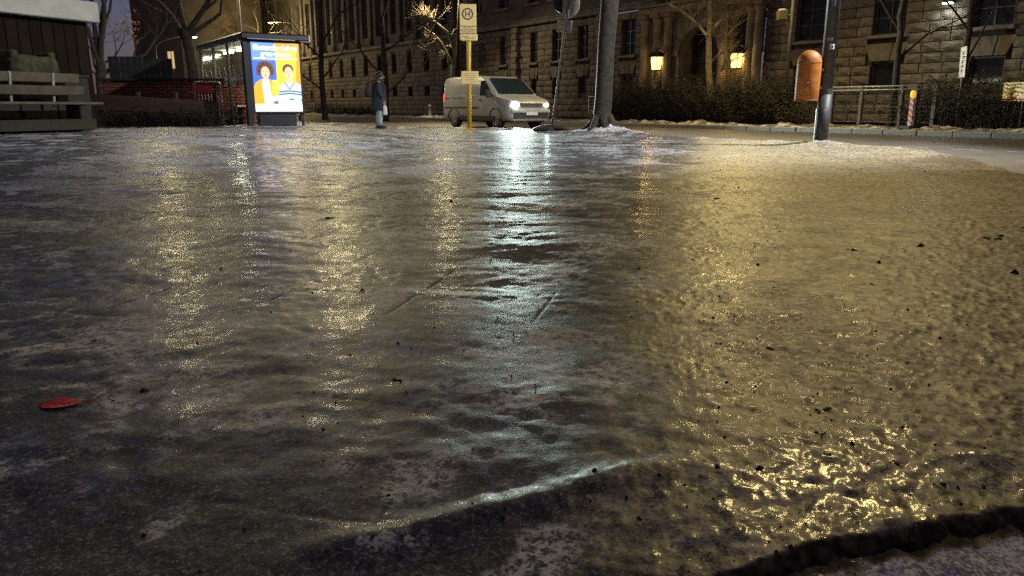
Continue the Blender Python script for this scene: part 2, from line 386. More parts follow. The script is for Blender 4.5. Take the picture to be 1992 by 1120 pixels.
def polar_sheet(name, r0, r1, nr, az0, az1, na, mat):
    rr = r0*(r1/r0)**(np.linspace(0,1,nr)); k_ = int(na*.84); e_ = (na-k_)//2
    aa = np.concatenate([np.linspace(rad(az0),rad(-37),e_,endpoint=False), np.linspace(rad(-37),rad(37),k_,endpoint=False), np.linspace(rad(37),rad(az1),na-k_-e_)])
    R_, A_ = np.meshgrid(rr, aa, indexing='ij')
    x = R_*np.sin(A_); y = R_*np.cos(A_)-.25
    h, snow, right, dark_cover, mound = ground(x, y)
    me = bpy.data.meshes.new(name); nv = nr*na
    me.vertices.add(nv); me.vertices.foreach_set('co', np.stack([x,y,h],-1).reshape(-1).astype(np.float32))
    i = np.arange(nr-1)[:,None]*na+np.arange(na-1)[None,:]
    q = np.stack([i, i+na, i+na+1, i+1], -1).reshape(-1)
    q = np.stack([i, i+1, i+na+1, i+na], -1).reshape(-1)[:]
    nf = (nr-1)*(na-1)
    me.loops.add(nf*4); me.polygons.add(nf)
    qq = np.stack([i+1, i, i+na, i+na+1], -1).reshape(-1)
    # wind so that faces look up
    p0 = np.array([x.flat[qq[0]], y.flat[qq[0]]]); p1 = np.array([x.flat[qq[1]], y.flat[qq[1]]]); p2 = np.array([x.flat[qq[2]], y.flat[qq[2]]])
    e1 = p1-p0; e2 = p2-p1
    if e1[0]*e2[1]-e1[1]*e2[0] < 0: qq = qq.reshape(-1,4)[:,::-1].reshape(-1)
    me.loops.foreach_set('vertex_index', qq.astype(np.int32))
    me.polygons.foreach_set('loop_start', np.arange(0,nf*4,4,dtype=np.int32))
    me.polygons.foreach_set('use_smooth', np.ones(nf,bool))
    me.update(calc_edges=True)
    for nm, arr in (('snow',snow),('grit_side',right),('dark_cover',dark_cover),('mound',mound)):
        at = me.attributes.new(nm, 'FLOAT', 'POINT'); at.data.foreach_set('value', arr.reshape(-1).astype(np.float32))
    me.materials.append(mat)
    return link(name, me)
ice = structure(polar_sheet('ice_sheet', .62, 95, 860, -62, 56, 960, M['ice']))

# paving slabs under the ice: bare where the ice has worn away
M['slab'] = surf('wet_slab', (.075,.072,.066), (.022,.021,.02), .62, 60, 140, .004, island=True)
M['bed'] = surf('bedding_sand', (.03,.027,.022), (.02,.018,.015), .9)
bedmb = MB(); bedmb.add([(-14,-1,-.07),(6,-1,-.07),(6,14,-.07),(-14,14,-.07)], [(0,1,2,3)])
pave = structure(bedmb.build('pavement', M['bed']))
sm_ = MB(); sm_.bbox((0,0,-.03), (SLAB-.012, SLAB-.012, .06), .006)
slab_me = None; cnt = 0; cands = []
for i in range(0, 26):
    for j in range(1, 22):
        t = -(i+.5)*SLAB; s = .05+(j+.5)*SLAB
        x = s*PV[0]+t*PW[0]; y = s*PV[1]+t*PW[1]
        if y < .7 or abs(x)/(y+.6) > .85: continue
        if y < (1.25+.42*x) + .45: continue
        cands.append((y, x, y))
cands.sort()
for k, (_, x, y) in enumerate(cands[:240]):
    if slab_me is None: o = sm_.build('paving_slab', M['slab'], pave); slab_me = o.data
    else: o = link('paving_slab', slab_me, pave)
    e = .1
    gx = (base_h(x+e,y)-base_h(x-e,y))/(2*e); gy = (base_h(x,y+e)-base_h(x,y-e))/(2*e)
    nrm = Vector((-gx,-gy,1)).normalized()
    o.rotation_euler = (Vector((0,0,1)).rotation_difference(nrm) @ Matrix.Rotation(-rad(13.9)+random.uniform(-.004,.004),3,'Z').to_quaternion()).to_euler()
    o.location = (x, y, float(base_h(x,y))-.0050+random.uniform(-.003,.002))

# ground, carriageway, far pavement
M['asphalt'] = surf('salted_asphalt', (.115,.10,.078), (.085,.075,.06), .5, 1.3, 60, .004, spec=.35)
M['ground'] = surf('bare_ground', (.05,.042,.03), (.03,.026,.02), .9, 2)
M['verge'] = surf('frozen_verge', (.20,.18,.15), (.06,.05,.035), .85, 2.2, 12, .03)
M['kerbstone'] = surf('granite_kerb', (.26,.245,.22), (.17,.16,.145), .7, 12, 40, .004, island=True)
M['mark'] = surf('worn_road_paint', (.42,.39,.32), (.2,.18,.14), .6, 9, lo=.3, hi=.75)
def rpoly(name, pts, z, mat):
    mb = MB(); vs = [RW(a,n,z) for a,n in pts]
    mb.add(vs, [tuple(range(len(vs)))]); o = mb.build(name, mat)
    if o.data.polygons[0].normal.z < 0: o.data.flip_normals()
    return structure(o)
mb = MB(); mb.add([(-600,-600,-.42),(600,-600,-.42),(600,900,-.42),(-600,900,-.42)], [(0,1,2,3)])
structure(mb.build('ground', M['ground']))
road = rpoly('road', [(-60,-30),(9,-30),(9,9.5),(190,9.5),(190,22.0),(-60,22.0)], -.12, M['asphalt'])
rpoly('far_pavement', [(-60,22.16),(190,22.16),(190,45),(-60,45)], .02, M['verge'])
kb = thing('kerb', '', ''); del kb['label'], kb['category']; structure(kb); kb.rotation_euler = (0,0,PHI)
kme = None
for i in range(110):
    a = -4+i*1.0
    if kme is None: o = MB().bbox((0,0,0), (.16,.985,.30), .02).build('kerb_stone', M['kerbstone'], kb); kme = o.data
    else: o = link('kerb_stone', kme, kb)
    o.location = (22.08+random.uniform(-.008,.008), a, -.125+random.uniform(-.006,.006)); o.rotation_euler = (0,0,random.uniform(-.006,.006))
mme = None
for i in range(26):
    a = 2.0+i*1.02
    if mme is None: o = MB().box((0,0,0), (.12,.56,.006)).build('lane_dash', M['mark'], road); mme = o.data
    else: o = link('lane_dash', mme, road)
    p = RW(a, 15.45, -.116); o.location = p; o.rotation_euler = (0,0,PHI)
# lumpy snow thrown up along the far kerb
def snow_bank(name, n0, n1, a0, a1, da, hgt, seed, mat):
    aa = np.arange(a0, a1, da); nn = np.linspace(n0, n1, 14)
    A_, N_ = np.meshgrid(aa, nn, indexing='ij')
    f = (N_-n0)/(n1-n0); prof = smooth(f/.25)*smooth((1-f)/.45)
    z = .0+prof*hgt*np.maximum(0, .55+.9*gnoise(A_/1.3, N_/.9, seed)+.6*gnoise(A_/.42, N_/.35, seed+1)+.3*gnoise(A_/.16,N_/.16,seed+2))
    mb = MB(); k = len(nn)
    mb.v = [tuple(RW(a,n,zz)) for a,n,zz in zip(A_.flat, N_.flat, z.flat)]
    for i in range(len(aa)-1):
        for j in range(k-1): mb.f.append((i*k+j, i*k+j+1, (i+1)*k+j+1, (i+1)*k+j))
    mb.m = [0]*len(mb.f); mb.sm = [True]*len(mb.f)
    o = mb.build(name, mat)
    if o.data.polygons[0].normal.z < 0: o.data.flip_normals()
    return stuff(o)
M['bank'] = surf('dirty_snow', (.50,.475,.43), (.10,.085,.06), .8, 3.2, 22, .03, lo=.36, hi=.56)
snow_bank('snow_bank', 22.03, 23.7, -2, 90, .11, .13, 60, M['bank'])
# grit and small dark crumbs on the ice
gm = MB()
rs = np.random.RandomState(5)
gx = []; gy = []
npart = 5200
r = .75*(16/.75)**rs.rand(npart); az = rs.uniform(-.62,.62,npart)
gx = r*np.sin(az); gy = r*np.cos(az)
t_ = pave_st(gx,gy)[1]
keep = rs.rand(npart) < np.where(t_ > 0, .9, .22)*np.clip(.35+1.6*(gnoise(gx/.5,gy/.4,71)+.3),.1,1)
gx, gy = gx[keep], gy[keep]
gh = ground(gx, gy)[0]
for x, y, z in zip(gx, gy, gh):
    s = .0016*math.exp(random.gauss(0,.6))*(1+.16*y)
    if random.random() < .012: s *= 2.2
    q = Matrix.Rotation(random.uniform(0,6.3),3,'Z')
    vs = [q @ Vector((random.uniform(.5,1.4)*s*c[0], random.uniform(.5,1.2)*s*c[1], random.uniform(.5,1.1)*s*c[2])) + Vector((x,y,z+s*.05)) for c in ((1,0,0),(0,1,0),(-1,0,0),(0,-1,0),(.2,.1,1),(0,0,-.6))]
    gm.add(vs, [(0,1,4),(1,2,4),(2,3,4),(3,0,4),(1,0,5),(2,1,5),(3,2,5),(0,3,5)])
M['grit'] = surf('dark_grit', (.022,.02,.017), (.012,.011,.01), .8, island=True)
stuff(gm.build('grit', M['grit']))
# ------------------------------------------------------------------ street lamps (lit)
M['lens_warm'] = emit('warm_lamp_lens', (1.0,.70,.26), 30)
M['lens_pale'] = emit('pale_lamp_lens', (1.0,.90,.62), 30)
def street_lamp(label, base, head, power, col, lens, pole_mat, h_arm=None, r=.07, tip=None, name='street_lamp', radius=.16, group='lit street lamps', cone=0, aim=None):
    base = Vector(base); head = Vector(head)
    t = thing(name, label, 'street lamp', base, 0, group)
    d = head-base; hz = d.z
    k_ = 1.04 if r > .1 else 1.35
    p = MB(); p.tube([(0,0,-.1),(0,0,.9)], r*k_, 16).tube([(0,0,.9),(0,0,1.0)], [r*k_,r], 16, caps=False)
    p.tube([(0,0,1.0),(0,0,hz-.9)], [r,r*(.88 if r > .1 else .7)], 16); p.build('pole', pole_mat, t)
    flat = Vector((d.x,d.y,0)); pts = []
    for k in range(9):
        f = k/8; a = f*math.pi/2
        pts.append(Vector((0,0,hz-.95))+flat*(1-math.cos(a))*.96 + Vector((0,0,1.05*math.sin(a))))
    MB().tube(pts, [r*.7]*5+[r*.55]*4, 8).build('arm', pole_mat, t)
    dirv = flat.normalized() if flat.length > .01 else Vector((1,0,0))
    rot = Matrix.Rotation(math.atan2(dirv.y,dirv.x),3,'Z')
    hd = MB(); rings = []
    for sx, w, hh in ((-.42,.05,.03),(-.3,.10,.06),(0,.16,.10),(.25,.15,.09),(.36,.07,.04)):
        rings.append([rot @ Vector((sx, w*math.cos(g), .06+hh*max(0,math.sin(g)))) + d for g in [2*math.pi*i/12 for i in range(12)]])
    hd.loft(rings).build('lamp_head', pole_mat, t)
    ln = MB(); rings = []
    for i in range(6):
        a = i/5*math.pi/2
        rings.append([rot @ Vector((.02+.24*math.cos(a)*math.cos(g), .125*math.cos(a)*math.sin(g), .052-.075*math.sin(a))) + d for g in [2*math.pi*j/14 for j in range(14)]])
    ln.loft(rings[::-1]).build('lens', lens, t)
    ld = bpy.data.lights.new('lamp_light', 'SPOT' if cone else 'POINT'); ld.energy = power; ld.color = col; ld.shadow_soft_size = radius
    if cone: ld.spot_size = rad(cone); ld.spot_blend = .7
    lo = bpy.data.objects.new('lamp_light', ld); COL.objects.link(lo); lo.parent = t; lo.location = d+Vector((0,0,-.2))
    if aim: lo.rotation_euler = Vector(aim).to_track_quat('-Z','Y').to_euler()
    return t
# ------------------------------------------------------------------ street lamps in and just beyond the frame
WARM = (1.0,.76,.30); SOFT = (1.0,.84,.46); PALE = (1.0,.84,.52)
street_lamp('grey street lamp post across the road with a small box fixed high on it', (10.3,29,0), (8.1,27.5,8.2), 3000, WARM, M['lens_warm'], M['grey_pole'], cone=172, aim=(-.3,-.6,-.9), radius=.25)
street_lamp('nearest lamp post, dark and broad, with stickers and the orange litter bin on it', (5.53,13.6,0), (7.4,15.0,8.3), 3200, WARM, M['lens_warm'], M['lamp_pole'], r=.112, cone=100, aim=(0,-.85,-.55), radius=.28)
street_lamp('street lamp of the side street, beyond the right edge of the view', (12.6,11.6,0), (10.4,12.2,8.2), 10000, (.92,.95,.98), M['lens_pale'], M['grey_pole'], cone=92, aim=(-.62,.30,-.6))
street_lamp('curved street lamp glowing just above the yellow bus stop sign', (-2.45,46.5,0), (-4.05,45.5,7.0), 1300, SOFT, M['lens_warm'], M['grey_pole'], cone=172, aim=(.1,-.5,-.9), radius=.25)
street_lamp('street lamp hidden behind the dark shed on the left', (-19.6,35,.2), (-15.9,35,8.2), 1500, SOFT, M['lens_warm'], M['grey_pole'], cone=172, aim=(.6,-1,-.5), radius=.22)
street_lamp('slim street lamp post rising behind the bus shelter roof', (-11.75,34,0), (-8.5,36,8.4), 2700, SOFT, M['lens_warm'], M['grey_pole'], cone=172, aim=(0,-1,-1), radius=.25)
street_lamp('glowing street lamp seen just over the bus shelter roof', (-19.6,76,0), (-23.6,77,8.6), 2200, WARM, M['lens_warm'], M['grey_pole'], radius=.3)
street_lamp('small pale street lamp shining left of the bus shelter roof', (-27.4,60,0), (-24.9,61.2,5.9), 1800, PALE, M['lens_pale'], M['black_metal'], radius=.2)

# ------------------------------------------------------------------ the stone building across the road
M['stone'] = surf('rough_sandstone', (.19,.16,.115), (.085,.07,.05), .85, 2.5, 16, .02, island=True)
M['ashlar'] = surf('smooth_ashlar', (.18,.15,.11), (.11,.09,.066), .85, 1.6, 18, .008)
M['mortar'] = surf('dark_mortar', (.05,.042,.03), (.03,.026,.02), .95, 4)
M['upper'] = surf('grimy_stone', (.085,.077,.066), (.05,.045,.038), .9, 1.1, 9, .02)
M['frame'] = surf('dark_window_frame', (.06,.06,.058), (.04,.04,.04), .5)
M['pane'] = glass('window_glass', (.012,.014,.018), .05)
M['void'] = surf('dark_doorway', (.02,.017,.013), (.012,.01,.008), .8, 2)
def gridwall(mb, a0, a1, z0, z1, n0, depth, opens, mi=0):
    """front of a wall with real openings; each opening has reveals back to depth"""
    A = sorted({a0,a1,*[v for o in opens for v in o[:2] if a0 < v < a1]}); Z = sorted({z0,z1,*[v for o in opens for v in o[2:4] if z0 < v < z1]})
    for i in range(len(A)-1):
        for j in range(len(Z)-1):
            ca, cz = (A[i]+A[i+1])/2, (Z[j]+Z[j+1])/2
            if any(o[0] < ca < o[1] and o[2] < cz < o[3] for o in opens): continue
            mb.add([(n0,A[i],Z[j]),(n0,A[i],Z[j+1]),(n0,A[i+1],Z[j+1]),(n0,A[i+1],Z[j])], [(0,1,2,3)], mi)
    for o in opens:
        b0, b1, y0, y1 = o[:4]; n1 = n0+depth
        mb.add([(n0,b0,y0),(n1,b0,y0),(n1,b0,y1),(n0,b0,y1)], [(0,1,2,3)], mi); mb.add([(n0,b1,y0),(n1,b1,y0),(n1,b1,y1),(n0,b1,y1)], [(3,2,1,0)], mi)
        mb.add([(n0,b0,y0),(n1,b0,y0),(n1,b1,y0),(n0,b1,y0)], [(3,2,1,0)], mi); mb.add([(n0,b0,y1),(n1,b0,y1),(n1,b1,y1),(n0,b1,y1)], [(0,1,2,3)], mi)
def window(parent, n, a0, a1, z0, z1, mull=1, bars=2):
    t = .055; f = MB()
    ac = (a0+a1)/2; zc = (z0+z1)/2; W = a1-a0; H = z1-z0
    f.box((n,a0+t/2,zc),(.07,t,H)).box((n,a1-t/2,zc),(.07,t,H)).box((n,ac,z0+t/2),(.07,W-2*t,t)).box((n,ac,z1-t/2),(.07,W-2*t,t))
    for k in range(mull): f.box((n,a0+W*(k+1)/(mull+1),zc),(.06,.045,H-2*t))
    for k in range(bars): f.box((n-.004,ac,z0+H*(k+1)/(bars+1)),(.045,W-2*t,.03))
    fr = f.build('window', M['frame'], parent)
    MB().box((n+.02,ac,zc),(.006,W-2*t,H-2*t)).build('pane', M['pane'], fr)
    return fr
def rough_block(seed):
    rn = random.Random(seed); mb = MB(); K = 4
    vs = []; fs = []
    for i in range(K):
        for j in range(K):
            y = -.5+i/(K-1); z = -.5+j/(K-1)
            edge = i in (0,K-1) or j in (0,K-1)
            x = 0.0 if edge else -rn.uniform(.25,.62)
            if not edge: y += rn.uniform(-.05,.05); z += rn.uniform(-.06,.06)
            else: y *= rn.uniform(.975,1.0); z *= rn.uniform(.95,1.0)
            vs.append((x, y, z))
    for i in range(K-1):
        for j in range(K-1): fs.append((i*K+j, i*K+j+1, (i+1)*K+j+1, (i+1)*K+j))
    b = len(vs); vs += [(1,-.49,-.48),(1,-.49,.48),(1,.49,.48),(1,.49,-.48)]
    ring = [0*K+j for j in range(K)]+[i*K+K-1 for i in range(1,K)]+[(K-1)*K+j for j in range(K-2,-1,-1)]+[i*K for i in range(K-2,0,-1)]
    cor = [b, b+1, b+2, b+3]
    q = [0,K-1,2*(K-1),3*(K-1)]
    for s in range(4):
        a = [ring[(q[s]+k)%len(ring)] for k in range(K)]
        fs.append(tuple(a[::-1]+[cor[s], cor[(s+1)%4]]))
    return mb, vs, fs
BLK = [rough_block(s) for s in range(8)]
def stone_courses(parent, n0, zlist, a0, a1, opens, cap, stuff_name='far_stone', proud=.05):
    """rock-faced blocks; the nearest ones are objects, the rest one joined part"""
    rec = []
    for z0, z1 in zip(zlist, zlist[1:]):
        segs = [(a0,a1)]
        for o in opens:
            if o[2] < z1-.05 and o[3] > z0+.05:
                new = []
                for s0, s1 in segs:
                    if o[1] <= s0 or o[0] >= s1: new.append((s0,s1)); continue
                    if o[0] > s0: new.append((s0,o[0]))
                    if o[1] < s1: new.append((o[1],s1))
                segs = new
        for s0, s1 in segs:
            L = s1-s0
            if L < .08: continue
            k = max(1, round(L/random.uniform(.55,.78))); w = [random.uniform(.7,1.3) for _ in range(k)]; tot = sum(w); p = s0
            for q in w:
                d = L*q/tot; rec.append((p, p+d, z0, z1)); p += d
    def place(r):
        return ((r[0]+r[1])/2, (r[2]+r[3])/2, r[1]-r[0]-.022, r[3]-r[2]-.022, random.uniform(-.018,.018), random.randrange(8), random.uniform(.6,1.3))
    rec.sort(key=lambda r: r[0])
    meshes = {}
    big = MB()
    for i, r in enumerate(rec):
        a, z, L, H, dn, k, pr = place(r)
        _, vs, fs = BLK[k]
        if i < cap:
            if k not in meshes:
                mb = MB(); mb.add(vs, fs); o = mb.build('stone', M['stone'], parent); meshes[k] = o.data
            else: o = link('stone', meshes[k], parent)
            o.location = (n0+dn, a, z); o.scale = (.11*pr, L, H)
        else:
            big.add([(n0+dn+v[0]*.11*pr, a+v[1]*L, z+v[2]*H) for v in vs], fs)
    if big.v: stuff(big.build(stuff_name, M['stone'], parent))

FN = 27.0
bA = thing('stone_building', 'brown rusticated stone building across the road with an arched entrance between two lit lanterns', 'building', (0,0,0), PHI)
GW = [(11.55,12.75),(15.0,16.2),(18.2,19.45),(28.6,29.65),(32.2,33.1),(34.6,35.4),(36.8,37.5),(40.0,40.8)]
opA = []
for a0, a1 in GW:
    opA += [(a0,a1,3.2,4.95),(a0+.08,a1-.08,1.35,2.28)]
ENT = (20.9,27.7)
zc = [.1+.3435*i for i in range(16)]
keys = [(a0-.12,a1+.12,2.28,2.92) for a0,a1 in GW]
stone_courses(bA, FN, zc, 3.0, ENT[0], opA+keys, 300)
stone_courses(bA, FN, zc, ENT[1], 46.0, opA+keys, 0, 'far_stone')
w = MB(); gridwall(w, 3.0, ENT[0], -.2, 5.26, FN+.09, .14, [o for o in opA if o[1] < ENT[0]]); w.build('mortar_wall', M['mortar'], bA)
w = MB(); gridwall(w, ENT[1], 46.0, -.2, 5.26, FN+.09, .14, [o for o in opA if o[0] > ENT[1]]); w.build('mortar_wall', M['mortar'], bA)
for a0, a1 in GW:
    window(bA, FN+.2, a0, a1, 3.2, 4.95, 1, 2); window(bA, FN+.2, a0+.08, a1-.08, 1.35, 2.28, 0, 0)
    ac = (a0+a1)/2; hw = (a1-a0)/2
    for k in (-1,0,1):                                # splayed lintel stones
        b0, b1 = ac+(k-.5)*hw*.62, ac+(k+.5)*hw*.62
        t0, t1 = ac+(k-.5)*hw*.92-(.0), ac+(k+.5)*hw*.92
        pr = .06 if k == 0 else .03
        MB().prism([(b0+.012,2.30),(b1-.012,2.30),(t1-.012,2.90),(t0+.012,2.90)], 0, FN-pr, FN+.09).build('lintel_stone', M['stone'], bA)
    MB().bbox((FN-.03,ac,3.13),(.26,a1-a0+.3,.12),.02).build('window_sill', M['ashlar'], bA)
# portal: smooth stone with two arches, columns and a cornice
pw = MB(); AR = [(24.3,1.22,2.95),(22.05,.55,3.9)]
gridwall(pw, ENT[0], ENT[1], -.2, 5.26, FN-.12, .9, [(24.3-1.22,24.3+1.22,-.2,4.4),(22.05-.55,22.05+.55,2.95,4.7)])
pw.build('portal_wall', M['ashlar'], bA)
def arch(parent, ac, r, zs, ztop, n0, n1, nv):
    sp = MB(); K = 16                                 # filled corners above the arch
    for sgn in (-1,1):
        poly = [(ac+sgn*(r+.001), zs)]+[(ac+sgn*r*math.cos(i/K*math.pi/2), zs+r*math.sin(i/K*math.pi/2)) for i in range(1,K+1)]+[(ac,ztop),(ac+sgn*(r+.001),ztop)]
        sp.prism(poly, 0, n0, n1)
    sp.build('arch_spandrel', M['ashlar'], parent)
    for i in range(nv):
        t0, t1 = math.pi*i/nv+.012, math.pi*(i+1)/nv-.012; R2 = r+.34
        poly = [(ac+r*math.cos(t), zs+r*math.sin(t)) for t in (t0,(t0+t1)/2,t1)]+[(ac+R2*math.cos(t), zs+R2*math.sin(t)) for t in (t1,(t0+t1)/2,t0)]
        MB().prism(poly, 0, n0-.10-random.uniform(0,.03), n0+.1).build('arch_stone', M['stone'], parent)
arch(bA, 24.3, 1.22, 2.95, 4.4, FN-.115, FN+.4, 11); arch(bA, 22.05, .55, 4.05, 4.7, FN-.115, FN+.3, 7)
dm = MB(); dm.box((FN+.80,24.3,2.1),(.06,2.5,4.7)); dm.build('back_panel', M['void'], bA)
d_ = MB()
for k in (-1,1):
    d_.bbox((FN+.72,24.3+k*.57,1.9),(.07,1.06,3.9),.015)
    for zz in (.9,2.0,3.0): d_.bbox((FN+.67,24.3+k*.57,zz),(.05,.72,.75),.02)
d_.build('door', M['void'], bA); window(bA, FN+.3, 21.5, 22.6, 2.95, 4.7, 1, 2)
for a in (20.95,21.35,22.78,26.05,26.75,27.6):
    c = MB(); c.lathe([(.26,-.1),(.26,.35),(.2,.42),(.19,3.9),(.17,4.5),(.24,4.6),(.28,4.75)], 14, (FN-.32,a,0)); c.box((FN-.32,a,4.83),(.6,.6,.16)); c.build('column', M['ashlar'], bA)
MB().bbox((FN-.35,24.3,5.05),(.75,6.9,.28),.05).bbox((FN-.42,24.3,5.24),(.95,7.1,.1),.03).build('portal_cornice', M['ashlar'], bA)
MB().bbox((FN-.05,24.5,5.42),(.42,43.2,.2),.05).bbox((FN-.0,24.5,5.60),(.3,43.1,.12),.03).build('string_course', M['ashlar'], bA)
# balcony over the portal
bl = MB(); bl.bbox((FN-.75,24.3,5.78),(1.3,5.4,.2),.04)
for a in (22.2,26.4): bl.prism([(FN-.15,5.66),(FN-1.1,5.66),(FN-.15,4.95)], 1, a-.14, a+.14)
for k in range(22): bl.tube([(FN-1.3,21.8+k*.24,5.88),(FN-1.3,21.8+k*.24,6.7)], .02, 6)
bl.box((FN-1.3,24.32,6.73),(.07,5.3,.06)); bl.build('balcony', M['upper'], bA)
up = MB(); opu = []
cents = [5.5,8.8,12.15,15.6,18.85,22.05,25.6,29.1,32.65,35.0,37.2,40.4,43.5]
for a in cents:
    hw = .58
    opu += [(a-hw,a+hw,6.55,8.75),(a-hw,a+hw,10.1,12.1),(a-hw,a+hw,13.3,14.9)]
gridwall(up, 3.0, 46.0, 5.6, 16.5, FN+.06, .25, opu)
up.box((FN+6,24.5,16.6),(12.3,43.4,.3)).box((FN+.6,2.9,8),(1.0,.1,17)).box((FN+6.2,46.05,8),(12.1,.1,17))
up.build('upper_wall', M['upper'], bA)
for o in opu: window(bA, FN+.26, *o, 1, 2)
for a in cents:
    MB().bbox((FN-.02,a,6.46),(.34,1.5,.14),.02).build('window_sill', M['ashlar'], bA)
    MB().prism([(a-.9,8.95),(a+.9,8.95),(a+.9,9.08),(a,9.45),(a-.9,9.08)], 0, FN-.16, FN+.07).build('window_hood', M['ashlar'], bA)
# projecting bay edges
for a in (31.0,38.8,45.6):
    p_ = MB()
    for i in range(15): p_.bbox((FN-.12-(i%2)*.03,a,.3+.343*i),(.4,.62-(i%2)*.16,.32),.03)
    p_.build('quoin', M['stone'], bA)

bB = thing('old_tenement', 'dark long building left of the stone one, with tall narrow openings and pilasters', 'building', (0,0,0), PHI)
FB = 27.4; opB = []; tall = []
for i in range(30):
    a = 48.5+i*2.75
    opB += [(a-.45,a+.45,3.3,4.75),(a-.4,a+.4,1.45,2.2)]; tall += [(a-.55,a+.55,6.3,10.6),(a-.5,a+.5,12,14.2)]
w = MB(); gridwall(w, 46.1, 131, -.2, 5.3, FB+.07, .2, opB); w.build('mortar_wall', M['mortar'], bB)
stone_courses(bB, FB, zc, 46.1, 90.0, opB, 0, 'far_stone')
u_ = MB(); gridwall(u_, 46.1, 131, 5.3, 18, FB+.05, .4, tall); u_.box((FB+6,88,18.1),(12.4,86,.3)); u_.build('upper_wall', M['upper'], bB)
for o in opB+tall: window(bB, FB+.28, *o, 1 if o[2] > 5 else 0, 3 if o[2] > 5 else 0)
for i in range(31):
    a = 47.1+i*2.75
    p_ = MB(); p_.bbox((FB-.05,a,8.6),(.3,.5,5.6),.05); p_.bbox((FB-.1,a,5.85),(.45,.66,.4),.04); p_.bbox((FB-.1,a,11.5),(.45,.7,.3),.05); p_.build('pilaster', M['upper'], bB)
MB().bbox((FB-.08,88.5,5.42),(.4,84.6,.24),.06).build('string_course', M['ashlar'], bB)
MB().bbox((FB-.12,88.5,11.8),(.5,84.6,.3),.06).build('cornice', M['ashlar'], bB)
ov = MB(); ov.prism([(42.9+.42*math.cos(t), 3.95+.75*math.sin(t)) for t in [2*math.pi*i/22 for i in range(22)]], 0, FN-.07, FN+.1); ov.build('oval_window', M['void'], bA)

# glowing lanterns on the portal
M['lantern_glass'] = emit('lantern_glass', (1.0,.66,.18), 3.2)
def wall_lantern(label, a, z, e):
    t = thing('wall_lantern', label, 'lantern', RW(a,FN-.62,z), PHI, 'entrance lanterns')
    g = MB(); rings = []
    for zz, r in ((-.33,.20),(.22,.27)):
        rings.append([(r*math.cos(math.pi/4+k*math.pi/2), r*math.sin(math.pi/4+k*math.pi/2), zz) for k in range(4)])
    g.loft(rings, sm=False).build('glass', M['lantern_glass'], t)
    c = MB(); c.prism([(-.3,.24),(.3,.24),(.08,.46),(-.08,.46)], 1, -.3, .3); c.box((0,0,-.37),(.34,.34,.06))
    for sx in (-1,1):
        for sy in (-1,1): c.tube([(sx*.145,sy*.145,-.36),(sx*.195,sy*.195,.25)], .018, 6)
    c.build('cage', M['black_metal'], t)
    MB().tube([(0,0,.44),(0,0,.56),(.22,0,.6),(.62,0,.42)], .025, 8).build('bracket', M['black_metal'], t)
    ld = bpy.data.lights.new('lantern_light', 'POINT'); ld.energy = e; ld.color = (1,.62,.2); ld.shadow_soft_size = .12
    o = bpy.data.objects.new('lantern_light', ld); COL.objects.link(o); o.parent = t; o.location = (-.42,0,0)
    ld2 = o.copy(); ld2.data = ld.copy(); ld2.data.energy = e*.7; COL.objects.link(ld2); ld2.parent = t; ld2.location = (.38,0,.05)
wall_lantern('glowing yellow wall lantern left of the arched entrance', 26.45, 2.72, 30)
wall_lantern('glowing yellow wall lantern right of the arched entrance, behind bare twigs', 21.75, 2.62, 42)
t = thing('wall_lamp', 'small white lamp shining on the stone wall at the upper right', 'lamp', RW(13.45,FN-.35,4.05), PHI)
MB().prism([(-.16,-.02),(.16,-.02),(.1,.09),(-.1,.09)], 0, -.12, .25).build('housing', M['dark_grey'], t)
MB().box((.02,0,-.04),(.2,.26,.03)).build('lens', emit('white_lamp_lens', (.95,.97,1), 26), t)
MB().tube([(.2,0,.04),(.45,0,.1)], .02, 6).build('bracket', M['dark_grey'], t)
ld = bpy.data.lights.new('wall_light', 'SPOT'); ld.energy = 45; ld.color = (.9,.95,1); ld.spot_size = rad(150); ld.shadow_soft_size = .1
o = bpy.data.objects.new('wall_light', ld); COL.objects.link(o); o.parent = t; o.location = (0,0,-.08)

# dark block in the distance at the end of the street, on the left
M['block'] = surf('dim_brick', (.055,.043,.036), (.035,.028,.024), .9, .8)
def far_block(label, c, w, d, h, rz, lit):
    t = thing('apartment_block', label, 'building', (c[0],c[1],-.1), rz)
    cols = int(w/3.2); rows = int(h/3.1); op = []
    for i in range(cols):
        for j in range(rows): op.append((-w/2+(i+.5)*w/cols-.6, -w/2+(i+.5)*w/cols+.6, 1.2+j*3.1, 2.9+j*3.1))
    wl = MB(); gridwall(wl, -w/2, w/2, 0, h, 0, .25, op)
    wl.box((d/2+.02,-w/2-.05,h/2),(d,.1,h)).box((d/2+.02,w/2+.05,h/2),(d,.1,h)).box((d/2,0,h+.1),(d+.2,w+.3,.2)); wl.build('wall', M['block'], t)
    for k, o_ in enumerate(op):
        f = window(t, .15, *o_, 1, 0)
        if k in lit: f.children[0].data.materials.clear(); f.children[0].data.materials.append(M['lit_pane'])
M['lit_pane'] = emit('lit_window', (1,.72,.32), .5)
far_block('dark apartment block in the distance behind the bare trees at the left', (-34.5,76), 7, 10, 17, rad(60), (1,))
far_block('brown apartment block behind the bus shelter at the far end of the street', (-42,114), 16, 14, 20, rad(75), (7,))
